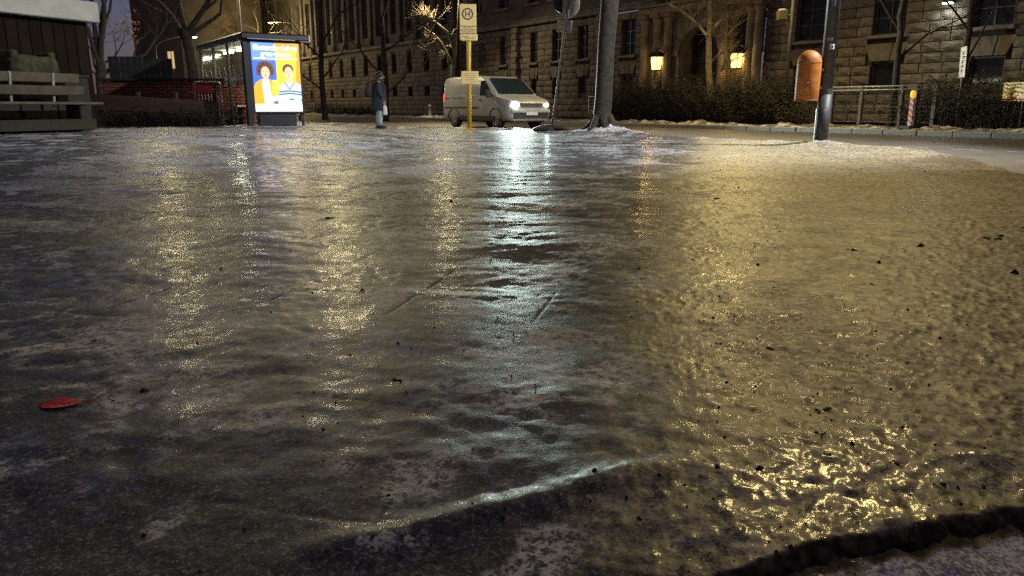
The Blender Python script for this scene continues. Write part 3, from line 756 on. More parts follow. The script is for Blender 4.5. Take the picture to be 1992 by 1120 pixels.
# ------------------------------------------------------------------ trees and hedges
def grow(mb, p, d, L, r, depth, rn, seg, spread, up, kink, leaf=None):
    n = 3; pts = [p.copy()]; dirs = d.normalized(); rr = [r]
    for i in range(n):
        dirs = (dirs + Vector((rn.gauss(0,kink),rn.gauss(0,kink),rn.gauss(0,kink)+up))).normalized()
        pts.append(pts[-1]+dirs*L/n); rr.append(r*(1-.38*(i+1)/n))
    mb.tube(pts, rr, max(3, seg), caps=False)
    if depth == 0:
        if leaf: leaf(pts[-1], rn)
        return
    k = rn.choice((2,3,3)) if depth > 1 else rn.choice((2,3,4))
    for j in range(k):
        ax = dirs.orthogonal().normalized(); ax.rotate(Matrix.Rotation(rn.uniform(0,6.28)+j*2.1, 3, dirs))
        nd = (dirs*math.cos(s:=rn.uniform(.5,1.15)*spread) + ax*math.sin(s))
        st = pts[-1] if j < 2 else pts[-2]
        grow(mb, st, nd, L*rn.uniform(.62,.86), rr[-1]*rn.uniform(.6,.85), depth-1, rn, seg-2, spread, up, kink, leaf)
def tree(label, base, trunk, tr, limbs, seed, mat, depth=4, spread=.6, up=.05, kink=.12, seg=8, leaf=None, leafmat=None, group='bare winter trees', name='bare_tree', twig=None):
    """trunk: points from the base; limbs: (point, direction, length, radius)"""
    rn = random.Random(seed); t = thing(name, label, 'tree', base, 0, group)
    tm = MB(); P = [Vector(q) for q in trunk]; fine = []; fr = []
    for i in range(len(P)-1):
        for k in range(4):
            f = k/4; fine.append(P[i].lerp(P[i+1], f)+Vector((rn.gauss(0,.012),rn.gauss(0,.012),0))); fr.append(tr[i]*(1-f)+tr[i+1]*f)
    fine.append(P[-1]); fr.append(tr[-1])
    tm.tube([fine[0]-Vector((0,0,.3))]+fine, [fr[0]*1.2]+fr, 14); tm.build('trunk', mat, t)
    cm = MB(); lm = MB()
    def lf(p, r_):
        for _ in range(5):
            c = p+Vector((r_.gauss(0,.12),r_.gauss(0,.12),r_.gauss(0,.12))); a = Vector((r_.gauss(0,1),r_.gauss(0,1),r_.gauss(0,1))).normalized()*.055; b = a.orthogonal().normalized()*.035
            lm.add([c-a, c+b, c+a, c-b], [(0,1,2,3)])
    for (q, d, L, r) in limbs: grow(cm, Vector(q), Vector(d), L, r, depth, rn, seg, spread, up, kink, lf if leaf else None)
    cm.build('crown', twig or mat, t)
    if lm.v: stuff(lm.build('foliage', leafmat, t))
    return t
# the big trunk on the kerb
tree('thick street tree trunk on a snowy mound beside the leaning sign', (2.42,20.4,.08), [(0,0,0),(-.03,0,.35),(.04,0,1.5),(.13,.02,4.2),(.2,.05,7)], [.36,.235,.22,.235,.22],
     [((.2,.05,6.8),(-.5,.3,1),2.2,.15),((.2,.05,7),(.6,-.2,1),2.3,.14),((.18,.05,6.6),(.1,.7,1),2,.12)], 3, M['bark'], 4, .6)
rt = MB(); rn = random.Random(9)
for k in range(7):
    g = k*.9+.2; rt.tube([(.16*math.cos(g),.16*math.sin(g),.34),(.34*math.cos(g),.34*math.sin(g),.1),(.66*math.cos(g+.15),.66*math.sin(g+.15),-.06)], [.13,.085,.03], 8)
rt.build('root_flare', M['bark'], bpy.data.objects['bare_tree'])
# pollarded tree under the lamp, left of the bus stop
rn = random.Random(4)
def pollard(name_pts, mb, r0):
    mb.tube(name_pts, [r0*(1-.5*i/(len(name_pts)-1)) for i in range(len(name_pts))], 7)
def px3(x, y, Y):
    cx = (x-996)/FPX; c2 = (560-y)/FPX
    d = Vector((cx, math.cos(PITCH)+c2*math.sin(PITCH), -math.sin(PITCH)+c2*math.cos(PITCH))); return Vector((0,0,CAM_H))+d*(Y/d.y)
tb = RW(30.5, 22.9); Yp = 45.0
b0 = px3(890,226,Yp); b0.z = 0
t = thing('bare_tree', 'pollarded small tree with lamplit tufts of shoots left of the bus stop', 'tree', b0, 0, 'bare winter trees')
loc = lambda x, y, dy=0: px3(x,y,Yp+dy)-b0
mb = MB(); pollard([Vector((0,0,-.3)),Vector((.02,0,1)),loc(888,150),loc(890,120),loc(892,60),loc(893,20),loc(897,-40)], mb, .15); mb.build('trunk', M['bark'], t)
mb = MB()
pollard([loc(889,138),loc(872,108),loc(858,82),loc(848,70)], mb, .085); pollard([loc(890,122),loc(874,74),loc(880,66),loc(884,57),loc(888,56)], mb, .06)
pollard([loc(878,70),loc(862,55),loc(846,42),loc(832,38),loc(822,35)], mb, .075); pollard([loc(846,42),loc(860,30),loc(868,20)], mb, .04); pollard([loc(850,72),loc(838,62),loc(846,48)], mb, .05)
pollard([loc(888,90),loc(908,78)], mb, .03)
for (x, y, ang, k, L) in ((824,35,2.6,26,1.15),(834,38,2.0,22,1.2),(842,40,1.6,16,.9),(846,66,4.0,14,.9),(852,74,3.4,12,.9),(868,22,.9,8,.7),(832,42,3.9,14,.8),(838,100,3.1,14,.8),(870,105,3.2,8,.7)):
    q = loc(x,y)
    for _ in range(k):
        g = ang+rn.gauss(0,.6); d = Vector((math.cos(g), rn.gauss(0,.55), math.sin(g))).normalized(); l = L*rn.uniform(.4,1.1)
        e = q+d*l*.5+Vector((0,0,rn.gauss(0,.03))); f = e+(d+Vector((rn.gauss(0,.2),rn.gauss(0,.2),.18))).normalized()*l*.5
        mb.tube([q+d*.02, e, f], [.034,.024,.011], 4, caps=False)
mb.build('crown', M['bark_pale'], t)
# slim lit tree in front of the archway
b1 = px3(1384,236,31.5); b1.z = 0
t = thing('bare_tree', 'slim pale tree in front of the arched entrance, branching in a fan above the hedge', 'tree', b1, 0, 'bare winter trees')
loc = lambda x, y, dy=0: px3(x,y,31.5+dy)-b1
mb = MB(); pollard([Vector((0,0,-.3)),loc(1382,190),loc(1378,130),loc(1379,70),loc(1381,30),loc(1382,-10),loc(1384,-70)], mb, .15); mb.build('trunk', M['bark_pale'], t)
mb = MB()
for pts, r in (([(1375,70),(1358,48),(1344,36),(1322,20),(1303,9)],.06),([(1382,66),(1395,46),(1410,34),(1440,20),(1462,4)],.05),([(1392,52),(1420,25),(1432,0),(1440,-40)],.05),([(1414,70),(1430,52),(1450,28)],.04),([(1384,120),(1400,104),(1414,70)],.05),([(1381,30),(1398,4),(1412,-40)],.06),([(1381,20),(1364,-6),(1350,-50)],.06)):
    pollard([loc(x,y,rn.gauss(0,.3)) for x,y in pts], mb, r)
    for x, y in pts[1:]:
        for _ in range(5):
            g = rn.uniform(0,6.28); q = loc(x,y); d = Vector((math.cos(g), rn.gauss(0,.5), abs(math.sin(g))*.9)).normalized()
            grow(mb, q, d, rn.uniform(.4,.8), .018, 1, rn, 4, .6, .05, .15)
for g0 in range(16):                                  # dark shoots in front of the right lantern
    q = loc(1402,138); d = Vector((rn.uniform(.1,1), rn.gauss(0,.3), rn.uniform(.35,1))).normalized()
    grow(mb, q, d, rn.uniform(.5,.9), .022, 1, rn, 4, .5, .03, .12)
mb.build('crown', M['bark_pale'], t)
# trees on the far left and along the street
tree('big dark spreading tree behind the bus shelter with one lit limb', (-12.2,29.5,.15), [(0,0,0),(.1,0,1.5),(0,0,2.6),(-.05,0,3.4)], [.3,.22,.2,.2],
     [((0,0,2.7),(-.75,.1,1),1.9,.13),((-.02,0,3.2),(.55,-.2,.75),1.6,.13),((-.05,0,3.3),(-.2,.2,1),2.0,.12),((0,0,3.1),(.9,.3,.5),1.5,.10)], 11, M['bark'], 4, .55, .06, .16)
tree('many-stemmed dark tree against the night sky beside the shed', (-13.6,25.5,.2), [(0,0,0),(.05,0,1.2),(.1,0,2.0)], [.2,.16,.14],
     [((.1,0,1.9),(-.45,.1,1),1.8,.10),((.1,0,1.9),(.35,-.1,1),1.9,.10),((.1,0,1.8),(.05,.5,1),2,.09),((.1,0,1.7),(-.1,-.5,1),1.8,.08),((.08,0,1.5),(.8,.2,.8),1.6,.08)], 12, M['bark_dark'], 4, .5, .06, .14)
M['brown_leaf'] = surf('withered_leaves', (.30,.14,.05), (.17,.075,.025), .7, 4, island=True)
tree('low tree with withered orange leaves behind the shed', (-18.5,34.5,.2), [(0,0,0),(.05,0,1.3),(.1,0,2.2)], [.14,.12,.1],
     [((.1,0,1.9),(-.5,.1,.7),1.1,.06),((.1,0,2.1),(.5,-.2,.7),1.1,.06),((.1,0,2.2),(.05,.4,1),1.2,.06),((.1,0,1.6),(.1,-.6,.5),1.0,.06)], 13, M['bark_dark'], 3, .7, .0, .15, leaf=True, leafmat=M['brown_leaf'], name='leafy_tree')
tree('tree with a clump of dry leaves glowing under the far street lamp', (-25.4,77.6,0), [(0,0,0),(.1,0,3),(.1,0,6.6)], [.22,.18,.15],
     [((.1,0,6.4),(-.6,.1,1),1.9,.1),((.1,0,6.6),(.7,-.2,1),1.9,.1),((.1,0,6.6),(.05,.4,1),2,.1)], 14, M['bark'], 4, .7, .0, .15, leaf=True, leafmat=M['brown_leaf'], name='leafy_tree')
tree('slender dark tree at the kerb between bus shelter and person', (-11.6,47.5,0), [(0,0,0),(-.1,0,2),(0,0,4.5),(.1,0,7)], [.2,.16,.14,.1],
     [((-.05,0,1.6),(-.8,0,.8),1.8,.06),((0,0,2.4),(.8,.2,.9),1.9,.06),((0,0,3.5),(-.7,.2,.9),2,.06),((0,0,4.4),(.8,-.2,1),2,.07),((.1,0,6),(-.4,.2,1),2.2,.08),((.1,0,6.8),(.4,.2,1),2.2,.07)], 15, M['bark_dark'], 3, .6, .06, .12)
tree('dark street tree behind the standing person', (-7.2,43.5,0), [(0,0,0),(.1,0,2),(0,0,5.5)], [.2,.16,.12],
     [((.05,0,1.4),(.9,0,.5),2.0,.06),((0,0,2.4),(-.8,.2,.7),2.0,.06),((0,0,3.6),(.8,.2,.8),2.2,.07),((0,0,5),(-.3,-.2,1),2.2,.08),((0,0,5.4),(.4,.2,1),2.4,.07)], 16, M['bark_dark'], 3, .6, .06, .14)
tree('dark tree trunk before the stone wall, right of the litter bin', (12.6,25.4,0), [(0,0,0),(.0,0,1.5),(-.05,0,3.5),(0,0,6)], [.14,.11,.1,.09],
     [((0,0,2.2),(.7,0,.9),1.6,.05),((0,0,3),(-.7,.2,.9),1.7,.05),((0,0,4),(.6,.2,1),1.8,.05),((0,0,5.6),(-.3,.2,1),2,.06)], 17, M['bark_dark'], 3, .6, .05, .1)
tree('thin bare tree at the right edge before the stone wall', (14.3,24.6,0), [(0,0,0),(.05,0,1.5),(0,0,3.5),(0,0,6)], [.10,.085,.08,.07],
     [((0,0,2.0),(.7,0,.9),1.4,.04),((0,0,3),(-.5,.2,.9),1.5,.04),((0,0,4.4),(.4,.2,1),1.8,.05)], 18, M['bark'], 3, .6, .05, .1)
# hedges and shrubs: one object per shrub
def shrub(label, a, n, w, d, h, k, seed, mat=None, z=0.0, group='bare shrubs along the far side of the road', wp=None, leafy=0, name='bare_shrub'):
    rn = random.Random(seed); p = RW(a,n,z) if wp is None else Vector(wp)
    t = thing(name, label, 'shrub', p, PHI if wp is None else 0.0, group); mb = MB(); lv = MB()
    for _ in range(k):
        q = Vector((rn.uniform(-d/2,d/2), rn.uniform(-w/2,w/2), -.05)); e = h*rn.uniform(.45,1.0)*(1-.25*abs(q.y)/(w/2))
        d1 = Vector((rn.gauss(0,.25),rn.gauss(0,.25),1)); m1 = q+d1*e*.45; m2 = m1+(d1+Vector((rn.gauss(0,.5),rn.gauss(0,.5),0)))*e*.5
        r = rn.uniform(.007,.014); mb.tube([q,m1,m2],[r,r*.8,r*.35],3,caps=False)
        for _ in range(4):
            f = rn.uniform(.15,1.0); s = q.lerp(m1,f*2) if f < .5 else m1.lerp(m2,f*2-1)
            e2 = s+Vector((rn.gauss(0,.5),rn.gauss(0,.5),rn.uniform(.0,.8)))*h*.28
            mb.tube([s,e2],[r*.55,r*.25],3,caps=False)
            for _ in range(leafy):
                c = s.lerp(e2, rn.random())+Vector((rn.gauss(0,.04),rn.gauss(0,.04),rn.gauss(0,.04))); aa = Vector((rn.gauss(0,1),rn.gauss(0,1),rn.gauss(0,.6))).normalized()*.045; bb = aa.orthogonal().normalized()*.028
                lv.add([c-aa,c+bb,c+aa,c-bb],[(0,1,2,3)])
    mb.build('stems', mat or M['twig'], t)
    if lv.v: stuff(lv.build('foliage', M['hedge_leaf'], t))
M['hedge_leaf'] = surf('dry_hedge_leaf', (.028,.022,.013), (.016,.014,.008), .8, 6, island=True)
shrub('dense dark hedge below the archway, left of the slim pale tree', 26.0, 24.9, 3.4, 1.7, 2.15, 520, 21, leafy=3)
shrub('dense dark hedge right of the slim pale tree, under the right lantern', 22.6, 24.9, 3.4, 1.7, 2.3, 540, 22, leafy=3)
shrub('dense dark hedge behind the orange litter bin', 19.3, 24.9, 3.2, 1.7, 2.25, 540, 23, leafy=3)
shrub('low dark shrub right of the lamp post, before the mesh fence', 16.9, 24.4, 1.6, 1.0, 1.0, 140, 24, leafy=2)
shrub('broad dark shrub under the white hanging sign at the right', 11.9, 24.8, 2.6, 1.8, 1.9, 330, 25, leafy=2)
shrub('dark reddish shrub at the right edge of the far pavement', 9.6, 24.9, 2.4, 1.8, 1.7, 320, 26, leafy=2)
shrub('low scrub under the wall left of the standing person', 56.0, 24.5, 6, 2, 1.1, 260, 27)
shrub('low scrub at the kerb right of the bus shelter', 63.5, 24.5, 7, 2, 1.3, 300, 28)
shrub('pale dry grass tuft at the far kerb right of the leaning sign', 33.2, 22.9, 1.6, .5, .42, 60, 29, M['bark_pale'])
shrub('dry shrub with crooked twigs between red panel and bus shelter', 0, 0, 1.4, 1.2, .75, 120, 30, M['twig'], wp=(-7.55,18.4,.2), group='shrubs by the bus shelter')
shrub('dark low shrub beneath the red metal panel', 0, 0, 2.6, 1.4, .62, 200, 31, M['twig'], wp=(-8.9,18.6,.2), group='shrubs by the bus shelter')
shrub('dark brambles in front of the wooden ramp', 0, 0, 2.8, 1.0, .45, 160, 32, M['twig'], wp=(-10.6,18.0,.2), group='shrubs by the bus shelter')
# ------------------------------------------------------------------ bus shelter
def clear_glass(name, tint, op):
    m = bpy.data.materials.new(name); m.use_nodes = True; nt = m.node_tree; nt.nodes.clear()
    o = nt.nodes.new('ShaderNodeOutputMaterial'); tr = N(nt,'ShaderNodeBsdfTransparent'); tr.inputs[0].default_value = (*tint,1)
    gl = N(nt,'ShaderNodeBsdfGlossy', Roughness=.08); ms = nt.nodes.new('ShaderNodeMixShader')
    ms.inputs[0].default_value = op; nt.links.new(tr.outputs[0], ms.inputs[1]); nt.links.new(gl.outputs[0], ms.inputs[2]); nt.links.new(ms.outputs[0], o.inputs[0])
    return m
M['shelter_glass'] = clear_glass('shelter_glass', (.86,.95,.90), .14)
M['etch'] = surf('etched_print', (.5,.55,.52), (.42,.47,.44), .6)
SB = Vector((-6.40,18.6,.225))
sh = thing('bus_shelter', 'black framed glass bus shelter with a backlit advertising poster at its end', 'bus shelter', SB, PHI)
MB().bbox((.03,.0,1.0),(.13,.16,2.04),.012).build('post', M['black_metal'], sh)
for (x, y) in ((.0,4.35),(0,2.9),(0,1.45),(1.36,.05)):
    MB().bbox((x,y,1.0),(.07 if x < 1 else .05,.07,2.04),.01).build('post', M['dark_grey'] if 0 < y < 4 and x < 1 else M['black_metal'], sh)
rf = MB(); rf.bbox((.74,2.15,2.10),(1.66,4.7,.15),.03).build('roof', M['black_metal'], sh)
MB().bbox((1.46,-.12,2.095),(.27,.12,.16),.02).build('roof_edge_strip', M['white'], sh)
MB().bbox((.62,-.215,2.035),(1.15,.03,.022),.004).build('roof_edge_strip', M['galv'], sh)
MB().bbox((.72,2.2,2.018),(1.5,4.3,.02),.004).build('ceiling', M['white'], sh)
M['tube_lamp'] = emit('ceiling_tube', (1,.95,.72), 16)
for y in (.9,2.3,3.7):
    MB().bbox((.6,y,1.945),(.12,.7,.05),.012).build('ceiling_light', M['tube_lamp'], sh)
ld = bpy.data.lights.new('shelter_light', 'AREA'); ld.shape = 'RECTANGLE'; ld.size = .3; ld.size_y = 3.2; ld.energy = 80; ld.color = (1,.94,.74)
o = bpy.data.objects.new('shelter_light', ld); COL.objects.link(o); o.parent = sh; o.location = (.6,2.2,1.90)
for i in range(3):
    y0 = .11+i*1.45; y1 = y0+1.27
    p = MB().add([(0,y0,.23),(0,y1,.23),(0,y1,1.97),(0,y0,1.97)],[(0,1,2,3)]).build('glass_panel', M['shelter_glass'], sh)
    e = MB()
    for c in (y0+.34, y0+.93):                       # printed gate pattern against bird strike
        for k in range(4): e.prism([(c-.2+k*.115,.98),(c-.15+k*.115,.98),(c-.155+k*.115,1.22),(c-.195+k*.115,1.22)],0,-.0085,-.0065)
        e.prism([(c-.22,1.225),(c+.24,1.225),(c+.2,1.30),(c-.18,1.30)],0,-.0085,-.0065); e.prism([(c-.07,1.305),(c+.09,1.305),(c+.05,1.42),(c+.01,1.50),(c-.03,1.42)],0,-.0085,-.0065)
    e.build('glass_print', M['etch'], p)
    MB().bbox((0,(y0+y1)/2,.2),(.05,y1-y0+.02,.05),.006).build('rail', M['dark_grey'], sh)
MB().bbox((.28,2.6,.47),(.36,2.4,.04),.012).bbox((.16,1.7,.24),(.05,.05,.46),.006).bbox((.16,3.5,.24),(.05,.05,.46),.006).build('seat', M['galv'], sh)
MB().add([(.04,4.4,.23),(.98,4.4,.23),(.98,4.4,1.97),(.04,4.4,1.97)],[(0,1,2,3)]).build('end_panel', M['shelter_glass'], sh)
# poster cabinet
cb = MB()
cb.bbox((.735,.02,1.165),(1.32,.14,1.75),.02); cb.bbox((.70,.03,.145),(.93,.18,.29),.015); cb.bbox((1.31,.06,.2),(.10,.16,.2),.03)
cab = cb.build('poster_cabinet', M['black_metal'], sh)
def flat(mb, poly, lay, mi): mb.add([(x,-.053-lay*.0016,z) for x,z in poly], [tuple(range(len(poly)))], mi)
def elp(cx, cz, rx, rz, k=20, a0=0, a1=2*math.pi): return [(cx+rx*math.cos(a0+(a1-a0)*i/k), cz+rz*math.sin(a0+(a1-a0)*i/k)) for i in range(k)]
PC = [(.06,.16,.70),(.16,.34,.85),(1.0,.62,.04),(1.0,.36,.03),(.95,.95,.98),(.14,.06,.03),(.92,.56,.36),(1.0,.42,.03),(.98,.90,.82),(.55,.70,.82),(.06,.10,.22),(.92,.20,.05),(1.0,.74,.12)]
PE = [emit('poster_print', c, .95) for c in PC]
po = MB(); X0, X1, Z0, Z1 = .16, 1.325, .35, 1.97; XM = .735
flat(po, [(X0,Z0),(XM,Z0),(XM,Z1),(X0,Z1)], 0, 0); flat(po, [(XM,Z0),(X1,Z0),(X1,Z1),(XM,Z1)], 0, 2)
flat(po, [(X0,1.55),(XM,1.55),(XM,Z1),(X0,Z1)], 1, 1); flat(po, [(XM,1.86),(X1,1.86),(X1,Z1),(XM,Z1)], 1, 3); flat(po, [(X1-.14,.75),(X1,.75),(X1,1.86),(X1-.06,1.86)], 1, 3)
flat(po, [(X0+.04,1.585),(X1-.05,1.585),(X1-.05,1.615),(X0+.04,1.615)], 2, 4)
# figure on the left: curly hair, orange jacket, pale shirt
flat(po, [(X0,.52),(.62,.52),(.70,.80),(.66,1.04),(.56,1.12),(.36,1.12),(.22,1.04),(X0,.92)], 3, 7)
flat(po, [(.56,.62),(.72,.62),(.80,.84),(.74,1.10),(.62,1.10)], 3, 12)
flat(po, [(.40,.52),(.58,.52),(.56,1.0),(.52,1.12),(.38,1.12),(.36,1.0)], 4, 8)
for (cx, cz, r) in ((.33,1.36,.085),(.38,1.44,.085),(.47,1.46,.09),(.56,1.42,.085),(.60,1.34,.08),(.32,1.27,.07),(.60,1.26,.07)): flat(po, elp(cx,cz,r,r), 5, 5)
flat(po, [(.41,1.06),(.51,1.06),(.52,1.2),(.40,1.2)], 6, 6); flat(po, elp(.46,1.27,.105,.145), 7, 6)
for x in (.425,.50): flat(po, elp(x,1.30,.014,.009,8), 8, 5)
flat(po, elp(.465,1.205,.03,.010,8), 8, 11); flat(po, [(.458,1.29),(.473,1.245),(.45,1.245)], 8, 7)
# figure on the right: short dark hair, striped sweater
flat(po, [(.74,.52),(X1,.52),(X1,.98),(1.20,1.06),(.92,1.06),(.78,.96)], 3, 9)
for z in (.60,.68,.74,.80): flat(po, [(.75,z),(1.03,z+.035),(X1,z),(X1,z+.028),(1.03,z+.063),(.75,z+.028)], 4, 10 if z != .68 else 4)
flat(po, [(.93,1.06),(1.03,.90),(1.17,1.06)], 4, 8); flat(po, [(.905,1.07),(1.03,.875),(1.03,.905),(.93,1.07)], 5, 10); flat(po, [(1.19,1.07),(1.03,.875),(1.03,.905),(1.165,1.07)], 5, 10)
flat(po, [(.98,1.02),(1.09,1.02),(1.10,1.2),(.96,1.2)], 6, 6); flat(po, elp(1.02,1.36,.135,.125), 5, 5); flat(po, elp(1.03,1.27,.105,.15), 7, 6)
for x in (.99,1.07): flat(po, elp(x,1.30,.014,.009,8), 8, 5)
flat(po, elp(1.035,1.20,.032,.010,8), 8, 11); flat(po, [(1.03,1.29),(1.045,1.245),(1.02,1.245)], 8, 7)
flat(po, [(.56,.60),(1.0,.60),(1.0,.72),(.56,.72)], 9, 9); flat(po, [(.58,.625),(.98,.625),(.98,.69),(.58,.69)], 10, 4)
flat(po, [(X0,Z0),(X1,Z0),(X1,.53),(X0,.53)], 9, 4); flat(po, [(1.12,.48),(1.29,.48),(1.29,.64),(1.12,.64)], 10, 4)
for i in range(5): flat(po, [(.22+i*.05,.42),(.245+i*.05,.42),(.245+i*.05,.46),(.22+i*.05,.46)], 10, 9)
flat(po, elp(1.21,.44,.045,.03), 10, 9); flat(po, [(.3,.395),(1.05,.395),(1.05,.403),(.3,.403)], 10, 9)
po.build('poster', PE, cab)
def text(body, size, mat, parent, name, loc, rot, ext=.0008, ax='CENTER', width=None):
    c = bpy.data.curves.new(name, 'FONT'); c.body = body; c.size = size; c.extrude = ext; c.align_x = ax; c.offset = .004*size/.1
    o = bpy.data.objects.new(name, c); COL.objects.link(o)
    dg = bpy.context.evaluated_depsgraph_get(); me = bpy.data.meshes.new_from_object(o.evaluated_get(dg)); bpy.data.objects.remove(o)
    me.materials.clear(); me.materials.append(mat)
    if width:
        xs = [v.co.x for v in me.vertices]; k = width/(max(xs)-min(xs))
        for v in me.vertices: v.co.x *= k
    t = link(name, me, parent); t.location = loc; t.rotation_euler = rot; return t
PW_ = emit('poster_white', (1,1,1), 1.6)
text('Entscheidet', .16, PW_, cab, 'headline', (.735,-.060,1.80), (rad(90),0,0), width=1.06)
text('gemeinsam', .15, PW_, cab, 'headline', (.755,-.060,1.66), (rad(90),0,0), width=.74)

# ------------------------------------------------------------------ bus stop sign
bs = thing('bus_stop_sign', 'yellow bus stop pole with an H in a ring on its cream sign', 'bus stop sign', (-1.29,23.25,0), rad(8))
MB().tube([(0,0,-.1),(0,0,3.55)], .062, 16).bbox((0,0,.02),(.26,.26,.04),.01).build('pole', M['yellow'], bs)
bd = MB(); bd.bbox((-.02,-.085,3.10),(.50,.05,1.02),.018); bd.bbox((0,-.085,2.68),(.52,.06,.19),.018); board = bd.build('sign_board', M['sign_cream'], bs)
rg = MB(); K = 40
ro, ri = .165, .128
rg.loft([[( -.03+r*math.cos(2*math.pi*k/K), y, 3.33+r*math.sin(2*math.pi*k/K)) for k in range(K)] for r, y in ((ri,-.111),(ri,-.115),(ro,-.115),(ro,-.111))], sm=False, caps=False)
for x in (-.085,.025): rg.box((x,-.1135,3.33),(.03,.005,.16))
rg.box((-.03,-.1137,3.33),(.09,.0045,.03)); rg.build('stop_symbol', M['ink'], board)
ln = MB()
for z in (2.99,2.885,2.783): ln.box((-.02,-.1125,z),(.49,.005,.016))
ln.build('divider', M['ink'], board)
tx = MB(); rn = random.Random(3)
for z, x0, n_ in ((2.94,-.16,9),(2.83,-.2,11),(2.70,-.19,5),(2.66,-.1,7)):
    x = x0
    for k in range(n_):
        w_ = rn.uniform(.015,.035); tx.box((x+w_/2,-.1125 if z > 2.75 else -.1172,z),(w_,.005,.028)); x += w_+.009
tx.build('small_print', M['ink_soft'], board)
sg = MB().bbox((.02,-.085,1.535),(.52,.03,.37),.008).build('timetable_board', M['sign_cream'], bs)
tx = MB()
for k in range(5): tx.box((.02+rn.uniform(-.03,.03),-.1015,1.65-k*.055),(.34+rn.uniform(-.08,.02),.004,.012))
for x in (-.2,.24):
    for z in (1.40,1.67): tx.box((x,-.1015,z),(.02,.004,.02))
tx.build('small_print', M['ink_soft'], sg)
for z in (3.45,2.8,1.6): MB().bbox((0,-.03,z),(.17,.09,.05),.01).build('clamp', M['galv'], bs)

# ------------------------------------------------------------------ leaning temporary sign
ts_p = Vector((1.12,21.7,.02)); ts = thing('temporary_sign', 'leaning metal post with round sign seen from behind, stuck in a black base', 'road sign', ts_p)
top = Vector((.455,.0,3.68)); pt = lambda f: top*f
MB().tube([pt(.02),pt(1.0)], .032, 10).build('post', M['galv'], ts)
b_ = MB(); rows = []
rn = random.Random(8)
for z, rx, ry in ((0,.54,.38),(.05,.56,.40),(.09,.50,.36),(.13,.40,.28),(.16,.27,.2),(.18,.12,.1)): rows.append(((.05-z*.4,0,z),rx,ry))
b_.ell(rows, 22); b_.bbox((-.05,0,.045),(.95,.46,.09),.03); b_.build('base', M['rubber'], ts)
def disc(c, r, th, yaw, name, mat_f, mat_b, sx=1.0):
    rot = Matrix.Rotation(yaw,3,'Z') @ Matrix.Rotation(rad(7),3,'Y'); m_ = MB(); K = 32
    fr = [[rot @ Vector((rr*sx*math.cos(2*math.pi*k/K), y, rr*math.sin(2*math.pi*k/K)))+Vector(c) for k in range(K)] for rr, y in ((r-.01,-th),(r,-th+.006),(r,th-.006),(r-.01,th))]
    m_.loft(fr, sm=False); return m_.build(name, [mat_f], ts)
disc(pt(.925)+Vector((.02,.05,-.02)), .34, .012, rad(-32), 'round_sign', M['sign_back'], None)
disc(pt(.955)+Vector((-.20,.12,-.04)), .29, .012, rad(38), 'round_sign', M['ink'], None)
pl = MB(); pl.bbox(tuple(pt(.765)+Vector((-.02,.045,.02))),(.42,.012,.33),.006, rot=Matrix.Rotation(rad(6),3,'Y')@Matrix.Rotation(rad(-14),3,'Z')); pl.build('plate', M['sign_back'], ts)
MB().tube([pt(.765)+Vector((-.12,.03,.0)),pt(.765)+Vector((-.12,.018,.0))], .055, 16).build('reflection_disc', M['yellow'], ts)  # yellow disc put on the plate in place of a light reflection
MB().bbox(tuple(pt(.855)+Vector((.035,-.01,.03))),(.10,.02,.22),.006, rot=Matrix.Rotation(rad(12),3,'Y')).build('sticker', M['white'], ts)
MB().sphere(tuple(pt(1.0)), .05).build('cap', M['galv'], ts)

# ------------------------------------------------------------------ litter bin and post stickers
M['dull_orange'] = surf('dull_orange',(.33,.10,.03),(.24,.07,.02),.55)
lb = thing('litter_bin', 'orange litter bin with a domed top hanging on the dark lamp post', 'litter bin', (5.215,13.62,.80), rad(-6))
rows = [((0,0,0),.195,.17),((0,0,.02),.203,.178),((0,0,.3),.208,.182),((0,0,.64),.208,.182)]
for k in range(1,8):
    a = k/7*math.pi/2; rows.append(((0,0,.64+.215*math.sin(a)), max(.208*math.cos(a),.004), max(.182*math.cos(a),.004)))
MB().ell(rows, 30).build('body', M['orange'], lb)
MB().ell([((0,0,.632),.2105,.1845),((0,0,.648),.2105,.1845)], 30).build('lid_seam', M['dull_orange'], lb)
mo = MB(); mo.bbox((-.04,.172,.58),(.24,.05,.12),.02); mo.build('opening', M['ink'], lb)
MB().ell([((0,0,-.012),.206,.18),((0,0,.012),.212,.186)], 30).build('rim', M['dull_orange'], lb)
st = MB(); st.loft([[(.2095*math.cos(a), .1835*math.sin(a), z) for a in [math.pi+.10+i*.05 for i in range(6)]] for z in (.02,.62)], closed=False, caps=False); st.build('white_edge_strip', M['white'], lb)  # plain white strip down the left edge of the bin
for z in (.22,.52): MB().bbox((.215,-.02,z),(.05,.10,.05),.008).build('bracket', M['galv'], lb)
MB().tube([(-.05,-.184,.30),(-.05,-.190,.30)],.018,10).build('lock', M['galv'], lb)
lp = bpy.data.objects['street_lamp.001']
def sticker(z, h, w, az, mat):
    m_ = MB(); r = .114 if z > 1.0 else .153; r = .1135-.0336*(z-1)/6.4+.0015
    m_.loft([[(r*math.cos(az+k*w/5), r*math.sin(az+k*w/5), zz) for k in range(6)] for zz in (z,z+h)], closed=False, caps=False); return m_.build('sticker', mat, lp)
M['stk_blue'] = surf('blue_sticker', (.12,.12,.3), (.3,.3,.35), .5, 60)
s_ = sticker(1.66,.085,.75,-1.95,M['white']); sticker(1.675,.045,.32,-1.72,M['ink']).location = (0,-.0015,0)
sticker(1.80,.05,.9,-2.5,M['sign_back']); sticker(2.36,.12,.6,-2.2,M['stk_blue']); sticker(2.46,.06,.5,-2.0,M['white']).location=(0,-.0015,0); sticker(.62,.03,.3,-1.9,M['white'])
